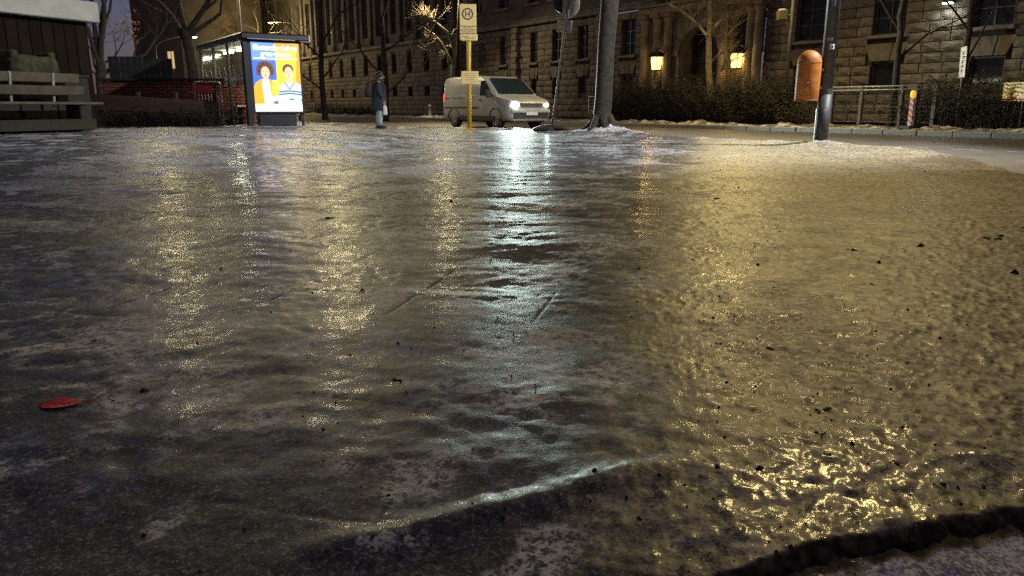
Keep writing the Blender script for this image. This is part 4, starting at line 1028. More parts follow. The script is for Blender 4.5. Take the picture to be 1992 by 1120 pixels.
MB().bbox((-.135,-.03,.35),(.012,.03,.62),.003).bbox((-.1345,-.03,.62),(.02,.05,.03),.004).build('glint_strip', M['galv'], lp)  # pale strip standing in for the light glint along the post's left edge

# ------------------------------------------------------------------ box on the far lamp post
bx = thing('signal_box', 'small olive box with snow on top, fixed high on the grey lamp post', 'box', Vector((9.93,29.0,3.95)))
MB().bbox((0,0,0),(.34,.3,.32),.02).build('housing', surf('olive_paint',(.16,.15,.07),(.12,.11,.05),.5), bx)
MB().ell([((0,0,.16),.17,.15),((0,0,.2),.16,.14),((0,0,.22),.1,.08)],14).build('snow_cap', M['snow'], bx)
MB().tube([(.15,0,0),(.34,0,0)],.03,8).tube([(.17,0,-.2),(.3,.0,-.42),(.35,0,-.5)],.03,8).build('bracket', M['galv'], bx)
# ------------------------------------------------------------------ vehicles
M['van_paint'] = surf('silver_van_paint', (.44,.44,.42), (.33,.33,.315), .34, 1.6)
M['white_paint'] = surf('white_car_paint', (.68,.68,.66), (.62,.62,.6), .3, 1.2)
M['trim'] = surf('black_trim', (.02,.02,.021), (.028,.028,.028), .55, 6)
M['tyre'] = surf('tyre_rubber', (.014,.014,.014), (.02,.02,.02), .8, 8)
M['rim'] = surf('alloy_rim', (.35,.35,.36), (.28,.28,.29), .4, 5, metal=.6)
M['car_glass'] = glass('car_window', (.018,.03,.033), .05)
M['tail'] = emit('tail_lamp', (1,.03,.04), 2.2)
M['head'] = emit('headlamp', (.72,1.0,.90), 40); M['head_dim'] = emit('headlamp_side', (.8,1,.93), 4)
M['head_case'] = surf('lamp_case', (.5,.52,.5), (.4,.42,.4), .15, 4, metal=.5)
def interp(tab, y):
    for (y0,*v0),(y1,*v1) in zip(tab, tab[1:]):
        if y <= y1: 
            f = max(0,min(1,(y-y0)/(y1-y0))); return [a+(b-a)*f for a,b in zip(v0,v1)]
    return list(tab[-1][1:])
def vehicle_body(tab, belt, tumble, ys, zb=.30):
    """tab: (y, roof z, half width); sides lean in above the belt line"""
    rings = []
    for y in ys:
        zt, hw = interp(tab, y)
        b = min(belt, zt-.06)
        def sx(z): return hw if z <= b else hw-tumble*(z-b)
        half = [(hw*.93,zb),(hw*.99,zb+.12),(hw,zb+.32 if zb+.32 < b else b*.8),(hw,b),(sx(b+(zt-b)*.5),b+(zt-b)*.5),(sx(zt-.07),zt-.07 if zt-.07 > b else (b+zt)/2),(sx(zt)-.07,zt-.015),(sx(zt)*.5,zt)]
        rings.append([(x,y,z) for x,z in half]+[(-x,y,z) for x,z in reversed(half)])
    return rings
def wheel(t, x, y, r, w, side):
    p = MB(); p.loft([[(x+dx,y+rr*math.cos(2*math.pi*k/28),r+rr*math.sin(2*math.pi*k/28)) for k in range(28)] for dx, rr in ((-w/2,r*.62),(-w/2,r*.93),(-w/2+.03,r),(w/2-.03,r),(w/2,r*.93),(w/2,r*.62))], sm=False); o = p.build('wheel', M['tyre'], t)
    q = MB(); xo = x+side*(w/2+.004)
    for k in range(5):
        a = 2*math.pi*k/5; d = Vector((0,math.cos(a),math.sin(a))); e = Vector((0,-math.sin(a),math.cos(a)))
        c = Vector((xo,y,r)); q.add([c+e*.035,c-e*.035,c+d*r*.56-e*.05,c+d*r*.56+e*.05,c+e*.035+Vector((-side*.03,0,0)),c-e*.035+Vector((-side*.03,0,0))], [(0,1,2,3),(0,3,4),(1,2,5)])
    q.loft([[(xo+dx,y+rr*math.cos(2*math.pi*k/24),r+rr*math.sin(2*math.pi*k/24)) for k in range(24)] for dx, rr in ((-side*.05,r*.60),(0,r*.62),(0,r*.53),(-side*.05,r*.5))], caps=False)
    q.tube([(xo-side*.03,y,r),(xo+side*.006,y,r)],r*.16,12); q.build('rim', M['rim'], o)
def side_patch(t, name, mat, side, pts, xf, off=.006, parent=None):
    m_ = MB(); f = [(side*(xf(y,z)+off), y, z) for y, z in pts]; bk = [(side*(xf(y,z)-.01), y, z) for y, z in pts]
    n = len(f); fs = [tuple(range(n)) if side < 0 else tuple(reversed(range(n)))]+[(i,(i+1)%n,n+(i+1)%n,n+i) for i in range(n)]
    m_.add(f+bk, fs); return m_.build(name, mat, parent or t)
VT = [(0.0,.74,.80),(.06,.98,.86),(.18,1.05,.92),(.5,1.13,.955),(.86,1.22,.96),(1.3,1.55,.96),(1.74,1.84,.96),(2.1,1.93,.96),(2.8,1.97,.96),(4.2,1.96,.955),(4.75,1.93,.94),(4.86,1.88,.92),(4.9,1.75,.90)]
van = thing('van', 'silver panel van with blazing headlights driving along the road', 'van', RW(22.74,15.46+.96,-.12), PHI)
ysV = [0,.03,.06,.12,.18,.3,.5,.7,.86,1.0,1.15,1.3,1.5,1.74,1.9,2.1,2.4,2.8,3.3,3.8,4.2,4.55,4.75,4.82,4.86,4.9]
bodyv = MB(); bodyv.loft(vehicle_body(VT, 1.10, .13, ysV)); bodyv.build('body', M['van_paint'], van)
def vx(y, z):
    zt, hw = interp(VT, y); b = min(1.10, zt-.06); return hw if z <= b else hw-.13*(z-b)
for s in (-1,1):
    side_patch(van, 'side_window', M['car_glass'], s, [(1.12,1.20),(2.02,1.22),(2.02,1.74),(1.72,1.76),(1.55,1.62)], vx, .008)
    side_patch(van, 'sill', M['trim'], s, [(.95,.32),(3.5,.32),(3.5,.47),(.95,.47)], vx, .012)
    side_patch(van, 'side_moulding', M['trim'], s, [(2.1,.74),(4.7,.74),(4.7,.80),(2.1,.80)], vx, .012)
    side_patch(van, 'door_seam', M['trim'], s, [(2.08,.5),(2.095,.5),(2.095,1.80),(2.08,1.80)], vx, .003)
    side_patch(van, 'door_seam', M['trim'], s, [(3.22,.5),(3.235,.5),(3.235,1.82),(3.22,1.82)], vx, .003)
    side_patch(van, 'panel_recess', M['white_paint'], s, [(2.2,1.21),(4.55,1.20),(4.55,1.225),(2.2,1.235)], vx, .006)
    side_patch(van, 'door_rail', M['trim'], s, [(3.3,1.12),(4.75,1.11),(4.75,1.145),(3.3,1.155)], vx, .007)
    side_patch(van, 'door_handle', M['trim'], s, [(1.86,1.04),(2.03,1.04),(2.03,1.085),(1.86,1.085)], vx, .03)
    mr = MB(); mr.bbox((s*1.13,1.12,1.27),(.2,.1,.27),.03).bbox((s*1.0,1.14,1.20),(.14,.05,.06),.015); mr.build('wing_mirror', M['trim'], van)
    side_patch(van, 'tail_light', M['tail'], s, [(4.77,1.0),(4.885,1.0),(4.885,1.30),(4.77,1.30)], vx, .012)
    side_patch(van, 'tail_light', M['white_paint'], s, [(4.77,.80),(4.885,.80),(4.885,.99),(4.77,.99)], vx, .012)
    for y in (.93,4.0):
        ar = MB(); K = 20
        ar.loft([[(s*(vx(y,.7)+dx), y+rr*math.cos(math.pi*k/K), .34+rr*math.sin(math.pi*k/K)) for k in range(K+1)] for dx, rr in ((-.25,.40),(.004,.40),(.012,.42),(.012,.45),(-.02,.455))], closed=False, caps=False); ar.build('wheel_arch', M['trim'], van)
        wheel(van, s*.83, y, .34, .22, s)
    hl = MB(); hl.sphere((s*.70,.085,.86),(.17,.075,.115),18,10); hl.build('headlight', M['head_case'], van)
    h2 = MB(); h2.sphere((s*.70,.012,.865),(.175 if s < 0 else .12,.03,.125 if s < 0 else .08),18,10); h2.build('headlamp_glow', M['head'] if s < 0 else M['head_dim'], van)  # near glow enlarged past its case to stand in for headlamp bloom
    ld = bpy.data.lights.new('headlamp_beam', 'SPOT'); ld.energy = 7000 if s < 0 else 60; ld.color = (.80,1,.93); ld.spot_size = rad(120); ld.spot_blend = .8; ld.shadow_soft_size = .1; ld.specular_factor = .04
    o = bpy.data.objects.new('headlamp_beam', ld); COL.objects.link(o); o.parent = van; o.location = (s*.70,-.04,.86)
    o.rotation_euler = (rad(86),0,rad(180))
ws = MB(); ws.add([(-.80,.90,1.265),(.80,.90,1.265),(.70,1.70,1.835),(-.70,1.70,1.835)], [(0,1,2,3)])
wo = ws.build('windscreen', M['car_glass'], van)
for v in wo.data.vertices: v.co += Vector((0,-.022,.022))
gr = MB(); gr.bbox((0,.02,.86),(1.02,.06,.16),.02); gr.build('grille', M['trim'], van)
for z in (.80,.86,.92): MB().bbox((0,-.014,z),(.98,.014,.014),.003).build('grille_bar', M['head_case'], van)
MB().bbox((0,.03,.48),(1.62,.10,.24),.04).build('lower_grille', M['trim'], van)
MB().bbox((0,-.015,.65),(1.7,.08,.13),.03).build('bumper', M['van_paint'], van)
MB().bbox((0,-.062,.56),(.52,.012,.11),.004).build('number_plate', M['white'], van)
MB().bbox((0,4.9,.5),(1.75,.12,.2),.04).build('bumper', M['trim'], van)
under = MB(); under.box((0,2.45,.33),(1.5,4.5,.16)).build('underbody', M['trim'], van)
CT = [(0,.66,.72),(.1,.78,.82),(.9,.94,.88),(1.15,1.0,.88),(1.9,1.42,.88),(2.6,1.47,.88),(3.4,1.42,.87),(4.0,1.05,.86),(4.2,.98,.80),(4.25,.7,.74)]
car = thing('parked_car', 'white car parked at the kerb, glimpsed through the shelter glass', 'car', RW(48.5,13.9,-.12), PHI)
MB().loft(vehicle_body(CT,.88,.42,[0,.05,.1,.4,.9,1.15,1.5,1.9,2.2,2.6,3.0,3.4,3.7,4.0,4.1,4.2,4.25],.22)).build('body', M['white_paint'], car)
def cx_(y, z):
    zt, hw = interp(CT, y); b = min(.88, zt-.06); return hw if z <= b else hw-.42*(z-b)
for s in (-1,1):
    side_patch(car,'side_window',M['car_glass'],s,[(1.55,.95),(2.45,.95),(2.45,1.34),(1.95,1.34)],cx_,.01); side_patch(car,'side_window',M['car_glass'],s,[(2.52,.95),(3.45,.95),(3.2,1.32),(2.52,1.34)],cx_,.01)
    for y in (.8,3.4): wheel(car, s*.78, y, .31, .2, s)
    MB().sphere((s*.62,.06,.64),(.16,.06,.08)).build('headlight', M['head_case'], car); MB().bbox((s*.95,1.45,.98),(.16,.08,.12),.02).build('wing_mirror', M['trim'], car)
wo = MB().add([(-.72,1.2,1.03),(.72,1.2,1.03),(.62,1.86,1.405),(-.62,1.86,1.405)], [(0,1,2,3)]).build('windscreen', M['car_glass'], car)
for v in wo.data.vertices: v.co += Vector((0,-.025,.03))
MB().bbox((0,0,.45),(1.2,.06,.16),.02).build('grille', M['trim'], car)

# ------------------------------------------------------------------ the waiting person, in profile facing right
M['skin'] = surf('skin', (.48,.29,.20), (.42,.25,.17), .5, 8)
M['coat'] = surf('navy_coat', (.007,.012,.028), (.010,.016,.034), .75, 14, 40, .006)
M['jeans'] = surf('pale_jeans', (.34,.42,.44), (.25,.32,.35), .8, 12, 60, .004)
M['boot'] = surf('black_boot', (.012,.012,.012), (.02,.02,.02), .6, 9)
M['hair'] = surf('dark_hair', (.014,.012,.011), (.022,.018,.016), .6, 30, 80, .006)
M['scarf'] = surf('dark_scarf', (.03,.03,.032), (.02,.02,.022), .9, 20, 40, .01)
M['pack'] = surf('brown_backpack', (.05,.036,.03), (.03,.022,.018), .8, 14, 40, .006)
pp = Vector((-4.25,24.6,.0)); pp.z = float(ground(np.array([pp.x]),np.array([pp.y]))[0][0])
person = thing('person', 'person in a long navy coat and pale jeans standing in profile at the kerb', 'person', pp, rad(4))
def skin_body(V, E, R, name, mat, parent, lvl=2):
    me = bpy.data.meshes.new(name); me.from_pydata([Vector(v) for v in V], E, []); me.materials.append(mat)
    o = link(name, me, parent); md = o.modifiers.new('skin','SKIN')
    for sv, r in zip(me.skin_vertices[0].data, R): sv.radius = (r,r) if not hasattr(r,'__len__') else r
    me.skin_vertices[0].data[0].use_root = True
    s = o.modifiers.new('sub','SUBSURF'); s.levels = lvl; s.render_levels = lvl
    dg = bpy.context.evaluated_depsgraph_get(); m2 = bpy.data.meshes.new_from_object(o.evaluated_get(dg))
    o.modifiers.clear(); o.data = m2; m2.materials.clear(); m2.materials.append(mat); m2.polygons.foreach_set('use_smooth',[True]*len(m2.polygons))
    return o
V = [(0,0,.92),(.01,0,1.12),(.02,0,1.32),(.03,0,1.44),(.05,0,1.52),(.075,0,1.60),(.08,0,1.69),
     (0,-.09,.88),(.03,-.1,.5),(.0,-.1,.1),(.10,-.1,.04),(.0,.09,.88),(-.02,.1,.5),(-.07,.1,.1),(.03,.1,.04),
     (.0,-.19,1.39),(.03,-.235,1.12),(.14,-.20,.90),(.0,.19,1.39),(.0,.23,1.12),(.10,.2,.88)]
E = [(0,1),(1,2),(2,3),(3,4),(4,5),(5,6),(0,7),(7,8),(8,9),(9,10),(0,11),(11,12),(12,13),(13,14),(3,15),(15,16),(16,17),(3,18),(18,19),(19,20)]
R = [.12,.12,.125,.09,.055,.085,.075,.09,.06,.042,.035,.09,.06,.042,.035,.06,.045,.032,.06,.045,.032]
pb = skin_body(V,E,R,'body',M['skin'],person)
hd = MB()
hd.sphere((.175,0,1.595),(.022,.016,.024)); hd.sphere((.15,.035,1.63),(.012,.012,.010)); hd.sphere((.15,-.035,1.63),(.012,.012,.010)); hd.sphere((.157,0,1.555),(.014,.026,.008))
hd.build('face', M['skin'], person)
for s in (-1,1):                                       # hands: palm, four curled fingers, thumb
    w0 = Vector((.14,-.20,.90)) if s < 0 else Vector((.10,.2,.88)); hV = [w0+Vector((.015,0,-.03)),w0+Vector((.035,0,-.09))]; hE = [(0,1)]; hR = [.028,.034]
    for k, L in enumerate((.075,.085,.08,.062)):
        o_ = Vector((.055-.0-k*.019, 0, -.10)); i = len(hV)
        hV += [w0+o_, w0+o_+Vector((.006,-s*.006,-L*.5)), w0+o_+Vector((-.004,-s*.028,-L*.9))]; hE += [(1,i),(i,i+1),(i+1,i+2)]; hR += [.0095,.009,.008]
    i = len(hV); hV += [w0+Vector((.06,0,-.06)), w0+Vector((.072,-s*.01,-.10))]; hE += [(0,i),(i,i+1)]; hR += [.011,.009]
    skin_body(hV,hE,hR,'hand',M['skin'],person,1)
ct = MB()
ct.ell([((-.02,0,.575),.245,.25),((-.015,0,.62),.255,.26),((0,0,.9),.245,.25),((.0,0,1.05),.232,.245),((.0,0,1.25),.225,.25),((.0,0,1.38),.18,.235),((.015,0,1.45),.115,.15),((.03,0,1.49),.085,.09),((.035,0,1.5),.06,.065)], 26)
for s in (-1,1):
    w0 = (.125,-.215,.93) if s < 0 else (.09,.215,.92)
    ct.tube([(.0,s*.17,1.40),(.0,s*.225,1.34),(.015,s*.25,1.14),(.07,s*.235,1.03),w0], [.07,.082,.075,.066,.058], 14)
ct.build('coat', M['coat'], person)
lg = MB()
for s, x0, xk, xf in ((-1,0,.03,.0),(1,0,-.02,-.07)):
    lg.tube([(x0,s*.09,.80),(xk,s*.1,.5),(xf+.01,s*.1,.27),(xf,s*.1,.09)], [.115,.095,.085,.088], 16)
lg.build('trousers', M['jeans'], person)
for s, xf in ((-1,0),(1,-.07)):
    b_ = MB(); b_.tube([(xf,s*.1,.15),(xf,s*.1,.03)], [.068,.066], 14); b_.ell([((xf+.06,s*.1,-.005),.165,.058),((xf+.06,s*.1,.02),.17,.06),((xf+.075,s*.1,.06),.145,.055),((xf+.05,s*.1,.10),.08,.045)],18); b_.build('boot', M['boot'], person)
hr = MB(); hr.sphere((.045,0,1.665),(.118,.105,.118),18,12); hr.sphere((-.02,0,1.60),(.085,.095,.15),16,10); hr.sphere((-.03,0,1.50),(.10,.12,.09),16,8); hr.build('hair', M['hair'], person)
MB().ell([((.04,0,1.44),.125,.14),((.055,0,1.49),.135,.13),((.06,0,1.54),.11,.105)],20).build('scarf', M['scarf'], person)
bp = thing('backpack', 'brown backpack on the back of the standing person', 'backpack', pp+Vector((-.27,-.02,1.0)), rad(4))
MB().ell([((0,0,0),.10,.13),((-.01,0,.03),.135,.16),((-.015,0,.25),.14,.165),((-.0,0,.42),.115,.15),((.02,0,.50),.06,.09),((.03,0,.52),.02,.03)],20).build('bag', M['pack'], bp)
MB().ell([((-.13,0,.05),.045,.11),((-.14,0,.12),.06,.125),((-.135,0,.22),.05,.11)],14).build('pocket', M['scarf'], bp)
for s in (-1,1): MB().tube([(.08,s*.10,.45),(.18,s*.13,.46),(.29,s*.15,.42),(.47,s*.16,.34),(.455,s*.16,.12),(.30,s*.17,.02),(.08,s*.12,.05)], .018, 8).build('strap', M['scarf'], bp)
cbg = thing('carrier_bag', 'small pale carrier bag hanging from the hand of the standing person', 'bag', pp+Vector((.21,-.20,.42)), rad(4))
MB().ell([((0,0,0),.055,.03),((0,0,.03),.07,.045),((.0,0,.24),.06,.03),((-.01,0,.30),.035,.012)],14).build('bag', M['white'], cbg)
MB().tube([(-.03,0,.29),(-.02,0,.36),(.0,0,.385),(.0,0,.29)], .006, 6).build('handle', M['white'], cbg)

# ------------------------------------------------------------------ left side: shed, bench, mossy block, ramp, red panel
M['shed_wall'] = surf('dark_brown_boards', (.020,.012,.008), (.011,.007,.005), .85, 3, 40, .004, island=True, spec=.12)
M['fascia'] = surf('pale_roof_fascia', (.52,.53,.46), (.42,.43,.37), .7, 2.5, 30, .003)
vp = (.415,.91); shr = math.atan2(vp[1],vp[0])
shed = thing('shed', 'dark brown timber shed with a pale roof edge behind the bench', 'shed', (-9.32,17.0,.2), shr)   # local x runs away from the camera, y to the left
for i in range(26):
    x = -6.4+i*.25
    MB().bbox((x+.12,.02+random.uniform(-.004,.004),1.13),(.236,.045,2.30),.006).build('board', M['shed_wall'], shed)
MB().box((-3.1,2.1,1.1),(6.5,4.1,2.3)).build('core', M['ink'], shed)
for i in range(16): MB().bbox((.125,.14+i*.25,1.13),(.04,.236,2.3),.006).build('board', M['shed_wall'], shed)
MB().bbox((-3.15,1.98,2.475),(6.85,4.5,.42),.02).build('roof', M['fascia'], shed)
M['plank'] = surf('weathered_bench_plank', (.13,.108,.062), (.06,.05,.027), .75, 5, 50, .004, island=True)
M['bench_leg'] = surf('dark_concrete', (.028,.026,.022), (.018,.017,.015), .85, 8, 40, .005)
bn = thing('bench', 'weathered plank bench with a slatted backrest in front of the dark shed', 'bench', (-8.32,14.95,.2), shr)
for z, h_, y, x1 in ((1.02,.17,.06,-.02),(.79,.17,.02,.02)):
    MB().bbox((x1-1.5,y,z),(3.0,.05,h_),.012, rot=Matrix.Rotation(rad(8),3,'X')).build('back_plank', M['plank'], bn)
for k in range(3): MB().bbox((-1.45,-.10-k*.155,.555),(3.0,.14,.05),.012).build('seat_plank', M['plank'], bn)
MB().bbox((-1.6,-.42,.17),(2.95,.05,.20),.01).build('front_board', surf('olive_board',(.025,.022,.009),(.016,.014,.007),.8,6), bn)
for x in (-.35,-2.6):
    MB().bbox((x,-.22,.26),(.14,.42,.54),.02).build('leg', M['bench_leg'], bn)
for x in (-.55,-1.35,-1.85,-2.6): MB().bbox((x,.07,.80),(.05,.04,.62),.006, rot=Matrix.Rotation(rad(8),3,'X')).build('back_support', M['galv'], bn)
MB().bbox((-1.5,.02,.10),(2.9,.5,.26),.03).build('footing', M['bench_leg'], bn)
M['moss'] = surf('mossy_stone', (.075,.07,.033), (.028,.028,.013), .95, 5, 14, .04)
rw = thing('retaining_wall', 'low dark wall directly behind the bench', 'wall', (-8.32,14.95,.2), shr)
for i in range(5): MB().bbox((.05-i*.72,.52,.52),(.70,.34,1.06),.02).build('wall_block', M['bench_leg'], rw)
MB().bbox((-1.4,.52,1.075),(3.65,.40,.05),.012).build('coping', M['bench_leg'], rw)
ms = thing('stone_block', 'mossy rough stone block standing on the dark wall behind the bench', 'stone', (-9.35,15.05,1.30), shr+rad(12))
mb = MB(); rn = random.Random(2); rings = []
for z in (0,.1,.2,.28,.33):
    s = 1 if z < .25 else (.97 if z < .3 else .9)
    rings.append([((.52*s)*x+rn.gauss(0,.012), (.18*s)*y+rn.gauss(0,.012), z+(rn.gauss(0,.02) if z > .25 else 0)) for x, y in ((-1,-1),(-.6,-1.03),(-.2,-1),(.2,-1.02),(.6,-1),(1,-1),(1.02,0),(1,1),(.3,1.02),(-.4,1),(-1,1),(-1.02,0))])
mb.loft(rings); mb.build('block', M['moss'], ms)
for dx in (-.43,.44): MB().bbox((dx,-.0,.36),(.16,.3,.14),.03).build('corner_stone', M['moss'], ms)
M['red_brick'] = surf('red_brick', (.27,.10,.055), (.17,.06,.036), .85, 4, 30, .006, island=True)
bw = thing('brick_wall', 'low red brick wall running from the shed towards the bus shelter', 'wall', (-9.6,20.2,.2), rad(3))
MB().box((.95,.10,.55),(4.1,.16,1.14)).build('core', M['mortar'], bw)
bme = None
for r_ in range(14):
    for c_ in range(17):
        if bme is None: o = MB().bbox((0,0,0),(.235,.06,.07),.006).build('brick', M['red_brick'], bw); bme = o.data
        else: o = link('brick', bme, bw)
        o.location = (-1.0+c_*.25+(.0625 if r_%2 else -.0625), .0+random.uniform(-.004,.004), .04+r_*.081)
MB().bbox((.95,.06,1.175),(4.2,.34,.07),.015).build('coping', M['bench_leg'], bw)
M['ramp'] = surf('brown_ramp_boards', (.10,.045,.028), (.06,.028,.018), .75, 4, 40, .004, island=True)
rp = thing('wooden_ramp', 'dark brown wooden ramp with a sloping parapet in front of the brick wall', 'ramp', (-10.2,18.8,.2), rad(4))
for k in range(3):
    MB().prism([(0,.42+k*.125),(2.95,.30+k*.105),(2.95,.40+k*.105),(0,.54+k*.125)],1,0,.05).build('parapet_board', M['ramp'], rp)
for x in (.1,1.0,1.9,2.85): MB().bbox((x,.08,.42),(.09,.07,.84),.01).build('post', M['bench_leg'], rp)
MB().prism([(0,.30),(2.95,.18),(2.95,.24),(0,.36)],1,.05,1.1).build('deck', M['bench_leg'], rp)
MB().bbox((.55,-.06,.14),(1.1,.05,.22),.01).build('skirting_board', M['ramp'], rp)
df = thing('board_fence', 'black board fence between the shed and the tree', 'fence', (-11.4,22.5,.2), rad(2))
for i in range(11): MB().bbox((-.2+i*.165,random.uniform(-.006,.006),.95),(.155,.03,1.9-.12*(i>5)),.004).build('board', surf('tarred_board',(.016,.015,.014),(.024,.022,.02),.8,9), df)
for z in (.5,1.5): MB().bbox((.6,.045,z),(1.9,.05,.09),.006).build('rail', M['ink'], df)
rd = thing('metal_barrier', 'grey metal barrier frame with a red panel left of the bus shelter', 'barrier', (-7.95,19.3,.2), rad(4))
MB().tube([(0,0,0),(0,0,1.05),(.03,0,1.09),(.6,0,1.09),(.64,0,1.05),(.64,0,0)],.022,8).build('frame', M['galv'], rd)
for z in (.35,.6): MB().tube([(.01,0,z),(.63,0,z)],.012,6).build('rail', M['galv'], rd)
MB().bbox((.24,-.03,.92),(.44,.02,.2),.006).build('red_panel', M['red'], rd)
for i in range(7): MB().tube([(.09+i*.08,0,.36),(.09+i*.08,0,.8)],.007,5).build('bar', M['galv'], rd)

# ------------------------------------------------------------------ far side: fences, beacons, signs, bollard
M['pale_post'] = surf('pale_concrete_post', (.17,.15,.11), (.10,.09,.065), .85, 8, 40, .006)
fn = thing('mesh_fence', 'low wire mesh fence with pale posts before the stone building, right of the lamp post', 'fence', (0,0,0), PHI)
for a, w_ in ((15.55,.09),(14.5,.12),(13.15,.10),(12.75,.22),(12.1,.12)): MB().bbox((24.0,a,.66),(.12,w_,1.4),.015).build('post', M['pale_post'], fn)
for z in (1.33,1.22): MB().tube([(23.96,15.6,z),(23.96,12.05,z)],.022,6).build('rail', M['galv'], fn)
mm = MB()
for k in range(60): mm.tube([(23.99,15.5-k*.058,.15),(23.99,15.5-k*.058,1.2)],.004,4,caps=False)
for k in range(9): mm.tube([(23.985,15.55,.2+k*.12),(23.985,12.1,.2+k*.12)],.005 if k not in (0,4) else .014,4,caps=False)
mm.build('wire_mesh', M['dark_grey'], fn)
ra = thing('railing', 'thin metal railing at the far kerb below the left lantern', 'railing', (0,0,0), PHI)
for a in (28.0,27.3,26.6): MB().tube([(23.6,a,0),(23.6,a,1.15)],.025,6).build('post', M['galv'], ra)
MB().tube([(23.6,28.05,1.14),(23.6,26.5,1.14)],.022,6).build('rail', M['galv'], ra); MB().tube([(23.6,28.05,.5),(23.6,26.5,.5)],.015,6).build('rail', M['galv'], ra)
def beacon(label, a, n, lamp):
    t = thing('warning_beacon', label, 'beacon', RW(a,n,.02), PHI-rad(30), 'striped roadwork beacons'); w_, h0, h1 = .2, .12, .92
    MB().bbox((0,0,.05),(.34,.55,.12),.02).build('foot', M['rubber'], t); MB().bbox((0,0,(h0+h1)/2),(.04,w_,h1-h0),.008).build('panel', M['sign_back'], t)
    s_ = MB()
    for k in range(5):
        z0 = h0+.03+k*.16; s_.prism([(-w_/2+.004,z0),(w_/2-.004,z0+.1),(w_/2-.004,min(z0+.18,h1-.005)),(-w_/2+.004,min(z0+.08,h1-.005))],0,-.0235,-.0205)
    s_.build('red_stripes', M['red'], t)
    if lamp:
        MB().lathe([(.03,.92),(.075,.95),(.08,1.06),(.06,1.12),(.01,1.14)],14).build('warning_lamp', emit('amber_lens',(1,.55,.05),.7), t)
beacon('red and white striped beacon with an amber lamp on top, before the mesh fence', 12.13, 22.75, True)
beacon('red and white striped beacon at the far kerb below the left lantern', 26.4, 22.8, False)
ws_ = thing('notice_sign', 'narrow white upright notice on a thin post at the stone wall, far right', 'sign', RW(11.58,24.3,0), PHI-rad(28))
MB().tube([(.03,0,0),(.03,0,2.45)],.022,8).build('post', M['galv'], ws_)
bo = MB().bbox((0,0,1.98),(.02,.26,.88),.006, rot=Matrix.Rotation(rad(-4),3,'X')).build('board', M['white'], ws_)
gl = MB(); rn = random.Random(6)
for k in range(5):
    z = 2.28-k*.13
    gl.box((-.0125,rn.uniform(-.02,.02)-.01,z),(.005,.13,.022)); gl.box((-.0125,rn.uniform(-.04,.04),z-.04),(.005,.03,.07)); gl.box((-.0125,rn.uniform(-.05,.05),z-.06),(.005,.08,.018))
gl.build('lettering', M['ink'], bo)
es = thing('wall_sign', 'small cream and red sign board at the right edge of the view', 'sign', RW(9.98,24.1,0), PHI-rad(25))
for y in (-.32,.3): MB().tube([(.03,y,0),(.03,y,1.3)],.025,8).build('post', M['dark_grey'], es)
bo = MB().bbox((0,0,1.1),(.03,.8,.52),.008).build('board', M['sign_cream'], es)
g2 = MB(); g2.box((-.0175,0,.885),(.005,.78,.05)); g2.build('red_band', M['red'], bo)
g3 = MB()
for k, z in enumerate((1.27,1.17,1.05)): g3.prism([(-.36,z),(-.1,z+.035),(.1,z-.01),(.36,z+.03),(.36,z+.06),(.1,z+.02),(-.1,z+.065),(-.36,z+.03)],0,-.02,-.0155)
g3.build('wavy_lines', surf('brown_print',(.10,.06,.035),None,.6), bo)
bl_ = thing('bollard', 'short grey bollard on a snowy kerb corner behind the van', 'bollard', RW(42.0,22.6,.02), PHI)
MB().lathe([(.15,0),(.14,.05),(.10,.08),(.095,.62),(.12,.66),(.12,.72),(.08,.78),(.01,.8)],16).build('column', M['galv'], bl_)
MB().lathe([(.5,-.02),(.42,.06),(.25,.1),(.05,.12)],18).build('snow_collar', M['snow'], bl_)
tl = thing('traffic_light', 'small dark traffic signal far behind the yellow bus stop pole', 'traffic light', RW(39.6,22.8,0), PHI)
MB().tube([(0,0,0),(0,0,4.2)],.06,10).build('pole', M['grey_pole'], tl)
hd = MB().bbox((-.16,-.12,3.55),(.26,.3,.9),.03).build('signal_head', M['ink'], tl)
for z in (3.82,3.55,3.28): MB().tube([(-.29,-.12,z),(-.31,-.12,z)],.095,14).build('signal_lens', M['trim'], hd)
MB().bbox((-.2,-.12,4.1),(.3,.34,.04),.01).build('visor', M['white'], hd)

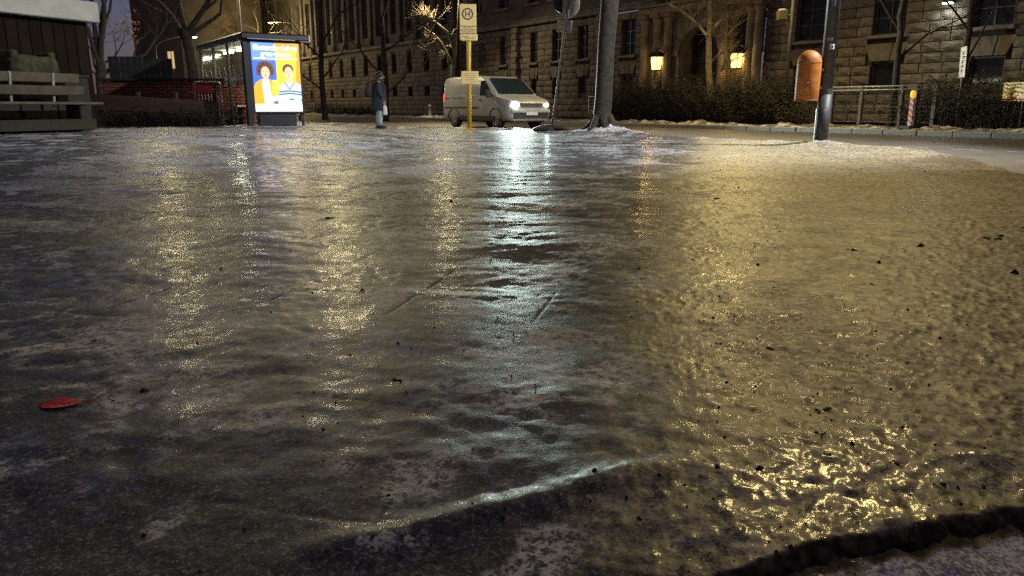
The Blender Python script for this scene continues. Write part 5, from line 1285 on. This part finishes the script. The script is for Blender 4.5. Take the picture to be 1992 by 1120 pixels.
# ------------------------------------------------------------------ the red leaf and dark crumbs of leaf on the ice
lfp = G(120,797); lz = float(ground(np.array([lfp.x]),np.array([lfp.y]))[0][0])
lf = MB(); K = 10; up_, dn_ = [], []
for i in range(K+1):
    f = i/K; w_ = .031*math.sin(math.pi*min(1,f*1.02))**.7; c = .010*math.sin(f*math.pi)
    up_.append((f*.092-.046, w_, .0025+c*.3+.0015*math.sin(f*5))); dn_.append((f*.092-.046, -w_, .001+c*.3))
mid_ = [(f*.092-.046, 0, .0008+.002*math.sin(f*math.pi)) for f in [i/K for i in range(K+1)]]
lf.loft([up_, mid_, dn_], closed=False, caps=False); n0 = len(lf.v)
lf.loft([[(p[0],p[1],p[2]-.0012) for p in r] for r in (up_,mid_,dn_)], closed=False, caps=False)
lf.tube([(.044,0,.002),(.062,.004,.003),(.074,.012,.004)],[.0016,.0012,.0009],5)
for k in range(5): lf.tube([(-.03+k*.015,0,.004),(-.018+k*.015,.011,.0045)],[.0006,.0004],3); lf.tube([(-.03+k*.015,0,.004),(-.018+k*.015,-.011,.0035)],[.0006,.0004],3)
M['leaf_red'] = surf('red_leaf', (.62,.012,.010), (.42,.008,.008), .5, 60, 220, .001)
rl = lf.build('red_leaf', M['leaf_red']); rl.location = (lfp.x,lfp.y,lz+.002); rl.rotation_euler = (0,0,rad(14))
tag(rl, 'single bright red leaf lying on the dark ice at lower left', 'leaf')
cl = MB(); rn = random.Random(31)
for (x, y, s) in ((1500,682,.014),(1602,806,.014),(1590,852,.012),(1395,672,.010),(640,428,.03),(1660,492,.022),(770,745,.016),(1395,390,.03),(1850,660,.012),(1690,560,.016),(1920,470,.03),(1610,900,.009),(1730,905,.009)):
    p = G(x,y); z = float(ground(np.array([p.x]),np.array([p.y]))[0][0])
    for _ in range(4):
        c = Vector((p.x+rn.gauss(0,s*.7),p.y+rn.gauss(0,s*.5),z+s*.02)); r = s*rn.uniform(.25,.7)
        vs = [c+Vector((r*math.cos(g)*rn.uniform(.6,1.3), r*math.sin(g)*rn.uniform(.6,1.3), rn.uniform(-.1,.35)*r)) for g in [2*math.pi*k/6 for k in range(6)]]+[c+Vector((0,0,.5*r)),c-Vector((0,0,.3*r))]
        cl.add(vs, [(k,(k+1)%6,6) for k in range(6)]+[((k+1)%6,k,7) for k in range(6)])
stuff(cl.build('leaf_litter', M['grit']))
